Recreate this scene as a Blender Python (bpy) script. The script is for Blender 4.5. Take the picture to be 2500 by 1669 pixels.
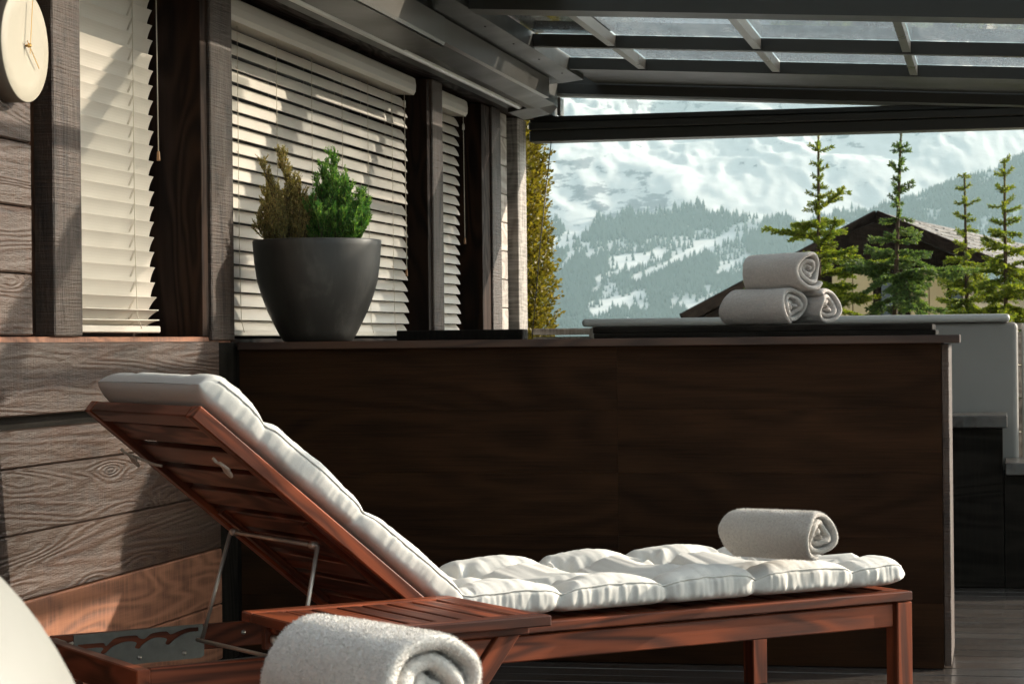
import bpy, bmesh, math, random
import numpy as np
from mathutils import Vector, Matrix, noise as mn
from mathutils.geometry import tessellate_polygon
random.seed(7); rng = np.random.default_rng(11)
for o in list(bpy.data.objects): bpy.data.objects.remove(o)
S = bpy.context.scene
COL = S.collection
rad = math.radians
# ------------------------------------------------------------------ camera, light, exposure
# axes: x runs away from the house wall, y runs along the wall towards the mountains, z up (metres)
YAW = rad(12.1)
cam_d = bpy.data.cameras.new('camera'); cam = bpy.data.objects.new('camera', cam_d); COL.objects.link(cam)
cam.location = (2.405, 0, 1.01)
cam.rotation_mode = 'XYZ'
cam.matrix_world = Matrix.Translation((2.405, 0, 1.01)) @ Matrix.Rotation(YAW, 4, 'Z') @ Matrix.Rotation(rad(90), 4, 'X') @ Matrix.Rotation(rad(-0.6), 4, 'Z')
cam_d.sensor_width = 36; cam_d.lens = 79.5
cam_d.clip_start = 0.05; cam_d.clip_end = 60000
cam_d.dof.use_dof = True; cam_d.dof.focus_distance = 6.6; cam_d.dof.aperture_fstop = 20
S.camera = cam
SUN = Vector((1.0, 0.66, 0.465)).normalized()
sun_d = bpy.data.lights.new('sun', 'SUN'); sun_d.energy = 4.4; sun_d.angle = rad(0.55); sun_d.color = (1.0, 0.91, 0.77)
sun = bpy.data.objects.new('sun', sun_d); COL.objects.link(sun)
sun.rotation_euler = SUN.to_track_quat('Z', 'Y').to_euler(); sun.location = SUN * 30
W = bpy.data.worlds.new('World'); S.world = W; W.use_nodes = True
nt = W.node_tree; bg = nt.nodes['Background']
sky = nt.nodes.new('ShaderNodeTexSky'); sky.sky_type = 'NISHITA'; sky.sun_disc = False
sky.sun_elevation = math.asin(SUN.z); sky.sun_rotation = math.atan2(SUN.x, SUN.y)
sky.altitude = 1200; sky.dust_density = 6.0; sky.ozone_density = 0.0
hs = nt.nodes.new('ShaderNodeHueSaturation'); hs.inputs['Saturation'].default_value = .45
nt.links.new(sky.outputs[0], hs.inputs['Color']); nt.links.new(hs.outputs[0], bg.inputs[0]); bg.inputs[1].default_value = 0.13
S.view_settings.view_transform = 'Standard'; S.view_settings.look = 'None'
S.view_settings.exposure = 1.26; S.view_settings.gamma = 1.0; S.view_settings.use_curve_mapping = False
S.render.engine = 'CYCLES'
S.cycles.use_denoising = True; S.cycles.pixel_filter_width = 1.0
S.cycles.max_bounces = 8; S.cycles.transparent_max_bounces = 24; S.cycles.volume_bounces = 1
S.cycles.caustics_reflective = False; S.cycles.caustics_refractive = False

# ------------------------------------------------------------------ node helpers
class M:
    def __init__(s, name):
        s.m = bpy.data.materials.new(name); s.m.use_nodes = True; s.t = s.m.node_tree
        s.b = s.t.nodes['Principled BSDF']; s.out = s.t.nodes['Material Output']
    def n(s, ty, **kw):
        nd = s.t.nodes.new('ShaderNode' + ty)
        for k, v in kw.items():
            if hasattr(nd, k) and k not in nd.inputs: setattr(nd, k, v)
        return nd
    def l(s, a, b): s.t.links.new(a, b)
    def coords(s, scale, rnd=True, src='Object'):
        tc = s.n('TexCoord'); v = tc.outputs[src]
        if rnd:
            oi = s.n('ObjectInfo'); mu = s.n('VectorMath', operation='MULTIPLY_ADD')
            cm = s.n('CombineXYZ')
            for i in range(3): s.l(oi.outputs['Random'], cm.inputs[i])
            s.l(cm.outputs[0], mu.inputs[0]); mu.inputs[1].default_value = (17.3, 9.1, 5.7); s.l(v, mu.inputs[2]); v = mu.outputs[0]
        mp = s.n('VectorMath', operation='MULTIPLY'); s.l(v, mp.inputs[0]); mp.inputs[1].default_value = scale
        return mp.outputs[0]
    def noise(s, vec, scale=1, detail=3, rough=.5, dist=0):
        nd = s.n('TexNoise'); s.l(vec, nd.inputs['Vector']); nd.inputs['Scale'].default_value = scale
        nd.inputs['Detail'].default_value = detail; nd.inputs['Roughness'].default_value = rough; nd.inputs['Distortion'].default_value = dist
        return nd.outputs[0]
    def math(s, op, a, b=None, c=None, clamp=False):
        nd = s.n('Math', operation=op); nd.use_clamp = clamp
        for i, x in enumerate((a, b, c)):
            if x is None: continue
            if isinstance(x, (int, float)): nd.inputs[i].default_value = x
            else: s.l(x, nd.inputs[i])
        return nd.outputs[0]
    def ramp(s, fac, stops):
        nd = s.n('ValToRGB'); s.l(fac, nd.inputs[0]); e = nd.color_ramp.elements
        while len(e) < len(stops): e.new(0.5)
        for i, (p, c) in enumerate(stops):
            e[i].position = p; e[i].color = (*c, 1) if len(c) == 3 else c
        return nd.outputs[0]
    def mix(s, fac, a, b, mode='MIX'):
        nd = s.n('MixRGB', blend_type=mode)
        for i, x in ((0, fac), (1, a), (2, b)):
            if isinstance(x, (int, float)): nd.inputs[i].default_value = x
            elif isinstance(x, tuple): nd.inputs[i].default_value = (*x, 1)
            else: s.l(x, nd.inputs[i])
        return nd.outputs[0]
    def bump(s, h, strength=.3, dist=.002):
        nd = s.n('Bump'); nd.inputs['Strength'].default_value = strength; nd.inputs['Distance'].default_value = dist
        s.l(h, nd.inputs['Height']); s.l(nd.outputs[0], s.b.inputs['Normal'])
    def set(s, color=None, rough=None, metal=None, spec=None):
        for nm, v in (('Base Color', color), ('Roughness', rough), ('Metallic', metal), ('Specular IOR Level', spec)):
            if v is None: continue
            if isinstance(v, (int, float)): s.b.inputs[nm].default_value = v
            elif isinstance(v, tuple): s.b.inputs[nm].default_value = (*v, 1)
            else: s.l(v, s.b.inputs[nm])
        return s

def plain(name, color, rough=.5, metal=0, spec=.5, vary=.15, scale=6, bump=0, bscale=60):
    m = M(name); v = m.coords((scale,) * 3); f = m.noise(v, 1, 5, .6)
    c0 = tuple(x * (1 - vary) for x in color); c1 = tuple(min(1, x * (1 + vary)) for x in color)
    m.set(m.ramp(f, [(.3, c0), (.7, c1)]), m.ramp(f, [(.3, (rough * .85,) * 3), (.7, (min(1, rough * 1.15),) * 3)]), metal, spec)
    if bump:
        m.bump(m.noise(m.coords((bscale,) * 3), 1, 3, .6), bump, .002)
    return m.m

def wood(name, dark, light, rough=.5, ring=26, fibre=1.0, saw=0.0, bump=.35, spec=.4, grey=None, greyamt=0, freq=(.9, 5, 5)):
    """grain runs along local x; ring figures are contour lines of a smooth stretched noise, so they close into knots"""
    m = M(name)
    a = m.noise(m.coords(freq), 1, 2, .45, .6)
    kn = None
    if saw > .8:                                          # knots: rings gather round scattered centres
        vo = m.n('TexVoronoi'); m.l(m.coords((1.5, 5.5, 5.5)), vo.inputs['Vector']); vo.inputs['Scale'].default_value = 1.0
        kn = m.math('SUBTRACT', 1.0, m.math('MULTIPLY', vo.outputs['Distance'], 3.4), clamp=True)
        a = m.math('MULTIPLY_ADD', m.math('MULTIPLY', kn, kn), .16, a)
    rings = m.math('MULTIPLY_ADD', m.math('SINE', m.math('MULTIPLY', a, ring * 6.283)), .5, .5)
    fib = m.noise(m.coords((5, 190, 190)), 1, 3, .7)
    pat = m.noise(m.coords((1.6, 9, 9)), 1, 4, .6)
    rw = .36 if saw > .8 and ring > 20 else .20 if saw > .8 else (.14 if fibre > 1.5 else .38)
    f = m.math('ADD', m.math('MULTIPLY', rings, rw), m.math('ADD', m.math('MULTIPLY', fib, .32 * fibre), m.math('MULTIPLY', pat, .42)))
    lo_, hi_ = (.36, .68) if saw > .8 else (.28, .78)
    col = m.ramp(f, [(lo_, dark), (.52, tuple((d + l) / 2 for d, l in zip(dark, light))), (hi_, light)])
    if kn is not None:
        col = m.mix(m.ramp(kn, [(.62, (0, 0, 0)), (.80, (.85,) * 3)]), col, tuple(x * .5 for x in dark))
    if grey:
        g = m.noise(m.coords((2.2, 14, 14)), 1, 5, .65)
        gm = m.ramp(g, [(.5 - greyamt * .25, (0, 0, 0)), (.62, (1, 1, 1))])
        col = m.mix(gm, col, grey)
    oi = m.n('ObjectInfo'); hv = m.n('HueSaturation'); m.l(col, hv.inputs['Color'])
    m.l(m.math('MULTIPLY_ADD', oi.outputs['Random'], .6 if fibre < 1.65 else .22, .68 if fibre < 1.65 else .9), hv.inputs['Value'])
    h = m.math('ADD', m.math('MULTIPLY', fib, .5), m.math('MULTIPLY', rings, .5 if saw > .8 and ring > 20 else .22 if saw > .8 else .55))
    if saw:
        sw = m.noise(m.coords((170, 5, 5)), 1, 3, .65); chip = m.noise(m.coords((16, 95, 95)), 1, 4, .7)
        h = m.math('ADD', h, m.math('ADD', m.math('MULTIPLY', sw, saw * (.3 if ring > 20 else .9)), m.math('MULTIPLY', chip, saw * .8)))
        col2 = m.mix(m.math('MULTIPLY', m.math('SUBTRACT', m.noise(m.coords((90, 7, 7)), 1, 3, .6), .42), 1.6, clamp=True), hv.outputs[0], tuple(min(1, x * 1.7) for x in light))
        m.set(col2)
    else: m.set(hv.outputs[0])
    m.set(None, m.ramp(f, [(.3, (min(1, rough * 1.15),) * 3), (.8, (rough * .8,) * 3)]), 0, spec)
    m.bump(h, bump, .0016)
    return m.m

MAT = {}
MAT['plank'] = wood('rough sawn plank', (.003, .0013, .0007), (.055, .0245, .0130), .5, 22, 1.6, 1.9, 1.6, .45, (.066, .041, .028), .5, (.55, 5, 5))
MAT['plank_red'] = wood('red stained plank', (.09, .035, .018), (.26, .11, .06), .5, 14, 1, .3, .45, .45)
MAT['post'] = wood('rough sawn post', (.003, .0015, .0008), (.044, .0222, .0130), .55, 8, 1.3, 1.9, 1.5, .40, (.062, .041, .029), .6)
MAT['brown'] = wood('brown stained timber', (.006, .0026, .0011), (.029, .0115, .0047), .65, 12, 1, 0, .3, .12)
MAT['counter'] = wood('dark stained panel', (.006, .0026, .0010), (.038, .0155, .0056), .65, 9, 1.7, 0, .25, .08, freq=(.8, 3, 3))
MAT['cap'] = wood('counter cap timber', (.028, .012, .0065), (.07, .03, .015), .5, 10, 1, 0, .3, .4)
MAT['black'] = wood('black stained board', (.004, .003, .002), (.011, .008, .0055), .75, 10, 1, .2, .4, .10)
MAT['greyboard'] = wood('weathered grey board', (.16, .135, .115), (.36, .32, .28), .6, 12, 1, .6, .5, .4)
MAT['deck'] = wood('wet grey deck board', (.020, .014, .011), (.065, .050, .041), .22, 9, 1, .2, .3, .5, (.06, .056, .052), .6)
MAT['teak'] = wood('red brown oiled wood', (.050, .0120, .0046), (.230, .054, .0205), .42, 7, .8, 0, .18, .24, freq=(1.2, 9, 9))
MAT['alu'] = plain('dark grey aluminium', (.021, .0195, .0145), .42, .2, .5, .12, 3)
MAT['alu_gloss'] = plain('polished grey aluminium', (.13, .115, .098), .30, .45, .5, .12, 3)
MAT['lamprail'] = plain('pale aluminium rail', (.62, .61, .58), .38, .5, .5, .08, 3)
MAT['steel'] = plain('brushed steel', (.50, .44, .38), .42, .75, .5, .1, 40)
MAT['plate'] = plain('galvanised plate', (.17, .16, .14), .38, .7, .5, .15, 30)
MAT['slat'] = plain('cream blind slat', (.52, .465, .395), .42, 0, .4, .03, 8)
MAT['cord'] = plain('cream cord', (.55, .48, .38), .8, 0, .2)
MAT['brownknob'] = plain('brown wooden tassel', (.34, .16, .06), .5)
MAT['clock'] = plain('pale concrete clock face', (.40, .35, .27), .6, 0, .3, .05, 5, .08, 40)
MAT['clockside'] = plain('concrete clock rim', (.20, .165, .13), .7, 0, .3, .1, 8)
MAT['brass'] = plain('brushed brass', (.72, .42, .14), .28, 1, .5, .05)
MAT['soil'] = plain('dark soil', (.03, .02, .013), .95, 0, .2, .4, 40, .8, 120)
MAT['white'] = plain('white wipe clean cover', (.215, .205, .18), .55, 0, .3, .02, 3)
MAT['tub'] = plain('grey hot tub shell', (.23, .21, .188), .5, 0, .4, .06, 2)
MAT['tubrim'] = plain('pale hot tub rim', (.40, .385, .36), .35, 0, .5, .05, 3)
MAT['plaster'] = plain('pale plaster', (.62, .56, .50), .85, 0, .2, .05, 5, .2, 60)
MAT['bark'] = plain('conifer bark', (.075, .05, .033), .9, 0, .2, .35, 40, .8, 90)
MAT['interior'] = plain('dark room lining', (.035, .032, .03), .8)
MAT['chalet_wood'] = wood('old chalet timber', (.006, .004, .003), (.020, .013, .009), .85, 10, 1, .4, .5, .05)
MAT['chalet_wall'] = plain('chalet plaster', (.48, .42, .33), .85, 0, .2, .08, 2)
MAT['shutter'] = plain('pale yellow shutter', (.46, .35, .19), .7, 0, .3, .08, 3)
MAT['glassdark'] = plain('dark window glass', (.02, .025, .03), .05, 0, .8, .05)

def mat_pot():
    m = M('dark fibre clay'); v = m.coords((1, 1, 1), False)
    st = m.noise(m.coords((14, 14, 2.2), False), 1, 5, .65, .5); cl = m.noise(m.coords((5, 5, 5), False), 1, 5, .6)
    f = m.math('ADD', m.math('MULTIPLY', st, .6), m.math('MULTIPLY', cl, .4))
    m.set(m.ramp(f, [(.3, (.014, .012, .0095)), (.55, (.030, .026, .0215)), (.72, (.080, .071, .060))]), m.ramp(f, [(.3, (.42,) * 3), (.75, (.58,) * 3)]), 0, .5)
    m.bump(m.noise(m.coords((26, 26, 9), False), 1, 4, .6), .12, .003)
    return m.m
MAT['pot'] = mat_pot()

def mat_cloth(name, col, scale, fuzz=.35, bumpd=.25):
    m = M(name); v = m.coords((scale,) * 3); f = m.noise(v, 1, 4, .7)
    m.set(m.ramp(f, [(.3, tuple(c * (.72 if bumpd > .4 else .9) for c in col)), (.7, col)]), .92, 0, .15)
    m.b.inputs['Sheen Weight'].default_value = fuzz; m.b.inputs['Sheen Roughness'].default_value = .6
    m.bump(f, bumpd, .003)
    return m.m
MAT['cotton'] = mat_cloth('off white cotton', (.60, .575, .53), 260, .1, .05)
MAT['terry_grey'] = mat_cloth('grey terry', (.50, .44, .395), 140, .5, 1.0)
MAT['terry_beige'] = mat_cloth('beige grey terry', (.50, .45, .395), 140, .5, 1.0)
MAT['terry_pale'] = mat_cloth('pale grey terry', (.76, .715, .655), 140, .5, 1.0)
MAT['tie'] = mat_cloth('cotton tie', (.62, .52, .42), 200, .1)

def mat_leaf(name, stops, rough=.5, trans=.35, scale=9):
    m = M(name); geo = m.n('NewGeometry')
    f = m.math('ADD', m.math('MULTIPLY', geo.outputs['Random Per Island'], .55), m.math('MULTIPLY', m.noise(m.coords((scale,) * 3, False), 1, 2), .5))
    c = m.ramp(f, stops); m.set(c, rough, 0, .35)
    tr = m.n('BsdfTranslucent'); m.l(m.mix(1.0, c, (1.5, 1.6, .75), 'MULTIPLY'), tr.inputs[0])
    mx = m.n('MixShader'); mx.inputs[0].default_value = trans; m.l(m.b.outputs[0], mx.inputs[1]); m.l(tr.outputs[0], mx.inputs[2]); m.l(mx.outputs[0], m.out.inputs[0])
    return m.m
MAT['leaf_green'] = mat_leaf('cypress green', [(.2, (.032, .11, .028)), (.5, (.085, .225, .045)), (.85, (.27, .38, .085))], .5, .4, 14)
MAT['leaf_brown'] = mat_leaf('dry cypress', [(.2, (.17, .15, .05)), (.5, (.31, .265, .10)), (.9, (.48, .30, .12))], .6, .35, 12)
MAT['thuja'] = mat_leaf('golden thuja', [(.2, (.075, .070, .010)), (.5, (.16, .125, .016)), (.9, (.28, .20, .03))], .5, .35, 3)
MAT['spruce_a'] = mat_leaf('yellow green needles', [(.15, (.04, .08, .016)), (.5, (.12, .155, .022)), (.9, (.31, .29, .035))], .5, .5, 4)
MAT['spruce_b'] = mat_leaf('blue green needles', [(.15, (.03, .062, .024)), (.5, (.075, .125, .042)), (.9, (.20, .235, .075))], .5, .45, 4)
MAT['forest'] = plain('far conifers', (.026, .042, .036), .9, 0, .1, .3, .02)

def mat_glass(name, tint, dust, rough=.03):
    m = M(name); t = m.t
    tr = m.n('BsdfTransparent'); tr.inputs[0].default_value = (*tint, 1)
    gl = m.n('BsdfGlossy'); gl.inputs['Roughness'].default_value = rough; gl.inputs[0].default_value = (.9, .95, 1, 1)
    fr = m.n('LayerWeight'); fr.inputs[0].default_value = .5            # Schlick reflectance, alike for both faces of the pane
    mx = m.n('MixShader'); m.l(m.math('MULTIPLY_ADD', m.math('POWER', fr.outputs['Facing'], 5.0), .93, .03), mx.inputs[0]); m.l(tr.outputs[0], mx.inputs[1]); m.l(gl.outputs[0], mx.inputs[2])
    df = m.n('BsdfTranslucent'); df.inputs[0].default_value = (.55, .58, .60, 1)
    di = m.n('BsdfDiffuse'); di.inputs[0].default_value = (.50, .53, .56, 1)
    ad = m.n('MixShader'); ad.inputs[0].default_value = .5; m.l(df.outputs[0], ad.inputs[1]); m.l(di.outputs[0], ad.inputs[2])
    nz = m.noise(m.coords((3, 3, 3), True), 1, 6, .75)
    fine = m.noise(m.coords((60, 14, 60), True), 1, 4, .8)
    fac = m.math('MULTIPLY', m.math('MULTIPLY_ADD', nz, 1.1, -.15, clamp=True), m.math('MULTIPLY', fine, dust * 2.2), clamp=True)
    m2 = m.n('MixShader'); m.l(fac, m2.inputs[0]); m.l(mx.outputs[0], m2.inputs[1]); m.l(ad.outputs[0], m2.inputs[2]); m.l(m2.outputs[0], m.out.inputs[0])
    return m.m
MAT['roofglass'] = mat_glass('dusty roof glass', (.985, .99, .985), .10)
MAT['dustyglass'] = mat_glass('grimy roof glass', (.86, .885, .90), .62)
MAT['clearglass'] = mat_glass('clear glass', (.97, .98, .98), .0)

# ------------------------------------------------------------------ object helpers
def mesh(name, v, f, mat=None, smooth=False):
    me = bpy.data.meshes.new(name); me.from_pydata([tuple(p) for p in v], [], [tuple(q) for q in f]); me.update()
    if mat: me.materials.append(mat)
    if smooth: me.polygons.foreach_set('use_smooth', [True] * len(me.polygons))
    return me
def mesh_np(name, v, f, mat=None, smooth=False):
    """fast: v (n,3) array, f (m,k) int array, all faces with k corners"""
    me = bpy.data.meshes.new(name); v = np.asarray(v, np.float32); f = np.asarray(f, np.int32); k = f.shape[1]
    me.vertices.add(len(v)); me.vertices.foreach_set('co', v.ravel())
    me.loops.add(f.size); me.loops.foreach_set('vertex_index', f.ravel())
    me.polygons.add(len(f)); me.polygons.foreach_set('loop_start', np.arange(0, f.size, k, dtype=np.int32))
    me.update(calc_edges=True)
    if mat: me.materials.append(mat)
    if smooth: me.polygons.foreach_set('use_smooth', np.ones(len(f), bool))
    me.validate(); return me
def link(name, data, parent=None, loc=(0, 0, 0), rot=(0, 0, 0)):
    o = bpy.data.objects.new(name, data); COL.objects.link(o); o.location = loc; o.rotation_euler = rot
    if parent: o.parent = parent
    return o
def tag(o, label, cat, group=None):
    o['label'] = label; o['category'] = cat
    if group: o['group'] = group
    return o
def thing(name, label, cat, loc=(0, 0, 0), rz=0, group=None):
    o = link(name, None, None, loc, (0, 0, rz)); o.empty_display_size = .05
    return tag(o, label, cat, group)
def struct(name, data, loc=(0, 0, 0)):
    o = link(name, data, None, loc); o['kind'] = 'structure'; return o
_bc = {}
def boxmesh(lx, ly, lz, mat, bev=.002):
    k = (round(lx, 4), round(ly, 4), round(lz, 4), mat.name, bev)
    if k in _bc: return _bc[k]
    bm = bmesh.new(); bmesh.ops.create_cube(bm, size=1)
    for v in bm.verts: v.co = Vector((v.co.x * lx, v.co.y * ly, v.co.z * lz))
    if bev: bmesh.ops.bevel(bm, geom=bm.edges[:], offset=min(bev, lx * .3, ly * .3, lz * .3), segments=1, profile=.5, affect='EDGES')
    me = bpy.data.meshes.new('board'); bm.to_mesh(me); bm.free(); me.materials.append(mat); _bc[k] = me; return me
AX = {'x': (0, 0, 0), 'y': (0, 0, rad(90)), 'z': (0, rad(-90), 0)}
def board(name, lo, hi, mat, parent=None, grain='x', bev=.002, rel=True):
    """box from corner lo to corner hi (world axes), grain along the named axis"""
    c = [(a + b) / 2 for a, b in zip(lo, hi)]; d = [abs(b - a) for a, b in zip(lo, hi)]
    if grain == 'y': d = [d[1], d[0], d[2]]
    if grain == 'z': d = [d[2], d[1], d[0]]
    if parent is not None and rel: c = [a - b for a, b in zip(c, parent.matrix_basis.translation)]
    return link(name, boxmesh(*d, mat, bev), parent, c, AX[grain])
def bar(name, p, q, w, t, mat, parent=None, up=(0, 0, 1), bev=.002):
    """rectangular bar from p to q, width w across, thickness t along up"""
    p, q = Vector(p), Vector(q); x = (q - p).normalized(); u = Vector(up); y = u.cross(x).normalized(); z = x.cross(y)
    o = link(name, boxmesh((q - p).length, w, t, mat, bev), parent)
    o.matrix_basis = Matrix.Translation((p + q) / 2) @ Matrix((x, y, z)).transposed().to_4x4()
    return o
def tube_geo(pts, r, seg=8, closed=False):
    pts = [Vector(p) for p in pts]; V = []; F = []; n = len(pts); prev = None
    rr = r if hasattr(r, '__len__') else [r] * n
    for i, p in enumerate(pts):
        t = (pts[min(i + 1, n - 1)] - pts[max(i - 1, 0)]).normalized()
        a = t.orthogonal().normalized() if prev is None else (prev - t * prev.dot(t)).normalized()
        prev = a; b = t.cross(a)
        for k in range(seg):
            th = 2 * math.pi * k / seg; V.append(p + (a * math.cos(th) + b * math.sin(th)) * rr[i])
    for i in range(n - 1):
        for k in range(seg):
            F.append((i * seg + k, i * seg + (k + 1) % seg, (i + 1) * seg + (k + 1) % seg, (i + 1) * seg + k))
    F.append(tuple(range(seg))[::-1]); F.append(tuple((n - 1) * seg + k for k in range(seg)))
    return V, F
def tube(name, pts, r, mat, parent=None, seg=8):
    v, f = tube_geo(pts, r, seg)
    return link(name, mesh(name, v, f, mat, True), parent)
def bend(pts, r=.02, n=4):
    out = [Vector(pts[0])]
    for i in range(1, len(pts) - 1):
        a, b, c = Vector(pts[i - 1]), Vector(pts[i]), Vector(pts[i + 1])
        u = (a - b).normalized(); w = (c - b).normalized()
        for k in range(n + 1):
            t = k / n; out.append((b + u * r) * (1 - t) ** 2 + b * 2 * t * (1 - t) + (b + w * r) * t * t)
    out.append(Vector(pts[-1])); return out
def extrude_poly(name, prof, y0, y1, mat, parent=None, loc=(0, 0, 0)):
    """profile of (x,z) points run along y from y0 to y1"""
    n = len(prof); V = [(x, y0, z) for x, z in prof] + [(x, y1, z) for x, z in prof]
    F = [tuple(range(n)), tuple(range(2 * n - 1, n - 1, -1))] + [(i, n + i, n + (i + 1) % n, (i + 1) % n) for i in range(n)]
    me = mesh(name, V, F, mat); bm = bmesh.new(); bm.from_mesh(me); bmesh.ops.recalc_face_normals(bm, faces=bm.faces); bm.to_mesh(me); bm.free()
    return link(name, me, parent, loc)
def lathe(name, prof, mat, parent=None, loc=(0, 0, 0), seg=64, wob=0):
    V = []; F = []; n = len(prof)
    for k in range(seg):
        th = 2 * math.pi * k / seg
        for r, z in prof:
            w = 1 + wob * mn.noise((math.cos(th) * 2, math.sin(th) * 2, z * 4)); V.append((r * w * math.cos(th), r * w * math.sin(th), z))
    for k in range(seg):
        for i in range(n - 1):
            a, b = k * n, ((k + 1) % seg) * n; F.append((a + i, b + i, b + i + 1, a + i + 1))
    return link(name, mesh(name, V, F, mat, True), parent, loc)
def plate_geo(outer, holes, t):
    """flat plate in local xz with holes, thickness t along y"""
    loops = [[Vector((x, z, 0)) for x, z in outer]] + [[Vector((x, z, 0)) for x, z in h] for h in holes]
    tris = tessellate_polygon(loops); P = [p for lp in loops for p in lp]; n = len(P)
    V = [(p.x, -t / 2, p.y) for p in P] + [(p.x, t / 2, p.y) for p in P]
    F = [tuple(q) for q in tris] + [tuple(i + n for i in q)[::-1] for q in tris]; s = 0
    for lp in loops:
        m = len(lp)
        for i in range(m): F.append((s + i, s + (i + 1) % m, n + s + (i + 1) % m, n + s + i))
        s += m
    return V, F

# ------------------------------------------------------------------ numpy noise for terrain
_perm = np.random.default_rng(3).random((256, 256))
def vnoise(x, y):
    xi = np.floor(x).astype(int); yi = np.floor(y).astype(int); fx = x - xi; fy = y - yi
    fx = fx * fx * fx * (fx * (fx * 6 - 15) + 10); fy = fy * fy * fy * (fy * (fy * 6 - 15) + 10)
    g = lambda a, b: _perm[a % 256, b % 256]
    return (g(xi, yi) * (1 - fx) + g(xi + 1, yi) * fx) * (1 - fy) + (g(xi, yi + 1) * (1 - fx) + g(xi + 1, yi + 1) * fx) * fy
def fbm(x, y, o=5, ridged=False):
    s = 0; a = .5; t = 0
    for i in range(o):
        n = vnoise(x * 2 ** i + 13.7 * i, y * 2 ** i + 7.3 * i)
        if ridged: n = 1 - abs(2 * n - 1)
        s = s + a * n; t += a; a *= .5
    return s / t
ca, sa = math.cos(YAW), math.sin(YAW)
def lat(X, D): return X * ca - D * sa + 2.405, X * sa + D * ca        # lateral offset and distance along the view axis -> x, y

# ------------------------------------------------------------------ SETTING: ground, mountains, forest
def h_ground(D): return np.where(D < 45, -1.1, np.maximum(-1.1 - (D - 45) * .14, -230.0))
rr_ = np.concatenate([[0], np.geomspace(6, 12000, 70)]); th_ = np.linspace(0, 2 * math.pi, 97)[:-1]
V = [(0, 0, -1.1)]; F = []
for r in rr_[1:]:
    for t in th_:
        z = float(h_ground(np.array(r))) + (0 if r < 20 else 2.5 * (mn.noise((r * math.cos(t) * .02, r * math.sin(t) * .02, 0))) * min(1, r / 200))
        V.append((2.4 + r * math.cos(t), r * math.sin(t), z))
n = len(th_)
for k in range(n): F.append((0, 1 + k, 1 + (k + 1) % n))
for i in range(len(rr_) - 2):
    for k in range(n):
        a = 1 + i * n; F.append((a + k, a + n + k, a + n + (k + 1) % n, a + (k + 1) % n))
mg = M('snowy meadow'); fz = mg.noise(mg.coords((.09,) * 3, False), 1, 6, .6)
mg.set(mg.ramp(fz, [(.40, (.09, .085, .045)), (.50, (.16, .14, .08)), (.56, (.78, .78, .78))]), .9, 0, .2); mg.bump(fz, .3, .2)
struct('ground', mesh('ground', V, F, mg.m, True))

ms = M('snow and rock'); geo = ms.n('NewGeometry'); sx = ms.n('SeparateXYZ'); ms.l(geo.outputs['Normal'], sx.inputs[0])
rk = ms.noise(ms.coords((.014, .014, .03), False), 1, 11, .74); rk2 = ms.noise(ms.coords((.0022, .0022, .003), False), 1, 5, .6)
steep = ms.math('SUBTRACT', 1.0, sx.outputs[2])
f = ms.math('ADD', ms.math('MULTIPLY', steep, 1.0), ms.math('ADD', ms.math('MULTIPLY', rk, .55), ms.math('MULTIPLY', rk2, .5)))
at = ms.n('Attribute', attribute_name='wooded'); snowrock = ms.ramp(f, [(.735, (.55, .54, .52)), (.765, (.20, .20, .22)), (1.0, (.10, .10, .105))])
ms.set(ms.mix(ms.math('MULTIPLY', at.outputs['Fac'], .96), snowrock, (.030, .044, .040)), .8, 0, .2)
ms.bump(ms.noise(ms.coords((.02,) * 3, False), 1, 7, .6), .3, 8)
def terrain(name, Xs, Ds, hf, wood_f):
    X, D = np.meshgrid(Xs, Ds); Z = hf(X, D); x, y = lat(X, D)
    v = np.stack([x, y, Z], -1).reshape(-1, 3); nx = len(Xs); ny = len(Ds)
    i = np.arange(ny - 1)[:, None] * nx + np.arange(nx - 1)[None]; f = np.stack([i, i + 1, i + nx + 1, i + nx], -1).reshape(-1, 4)
    me = mesh_np(name, v, f, ms.m, True); a = me.attributes.new('wooded', 'FLOAT', 'POINT'); a.data.foreach_set('value', wood_f(X, D, Z).ravel().astype(np.float32))
    return struct(name, me)
def h_main(X, D):
    base = np.interp(D, [4200, 5000, 6500, 9300, 9900, 11500], [-260, -70, 345, 1640, 1750, 1300])
    up = np.clip((D - 6200) / 1500, 0, 1)
    warp = fbm(X / 900 + 5, D / 900, 3) * 700
    rg = fbm((X + warp + D * .35) / 1050 + 2.3, (D - X * .3) / 1500 + 1.1, 6, True) - .55
    sm = fbm(X / 260, D / 330, 4) - .5
    base = base + (fbm(X / 85 + 3, D / 120, 3, True) - .55) * 34 * up
    return base + rg * 380 * up * np.interp(D, [6200, 9900], [.6, 1.0]) + sm * (34 + 40 * up) + (X - 500) * .06 * np.clip((D - 5000) / 2000, 0, 1)
def h_spur(X, D):
    X, D = X / 1.4, D / 1.4; return 1.4 * spur_shape(X, D)
def spur_shape(X, D):
    crest = np.interp(X, [-500, 250, 581, 735, 1016, 1500, 3500], [-260, -30, 180, 270, 362, 500, 980])
    rim = 4500 + 250 * (fbm(X / 500, X * 0 + 3, 3) - .5)
    d = D - rim
    return crest - np.where(d > 0, d * .38, -d * .40) + (fbm(X / 190, D / 190, 4) - .5) * 46
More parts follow.
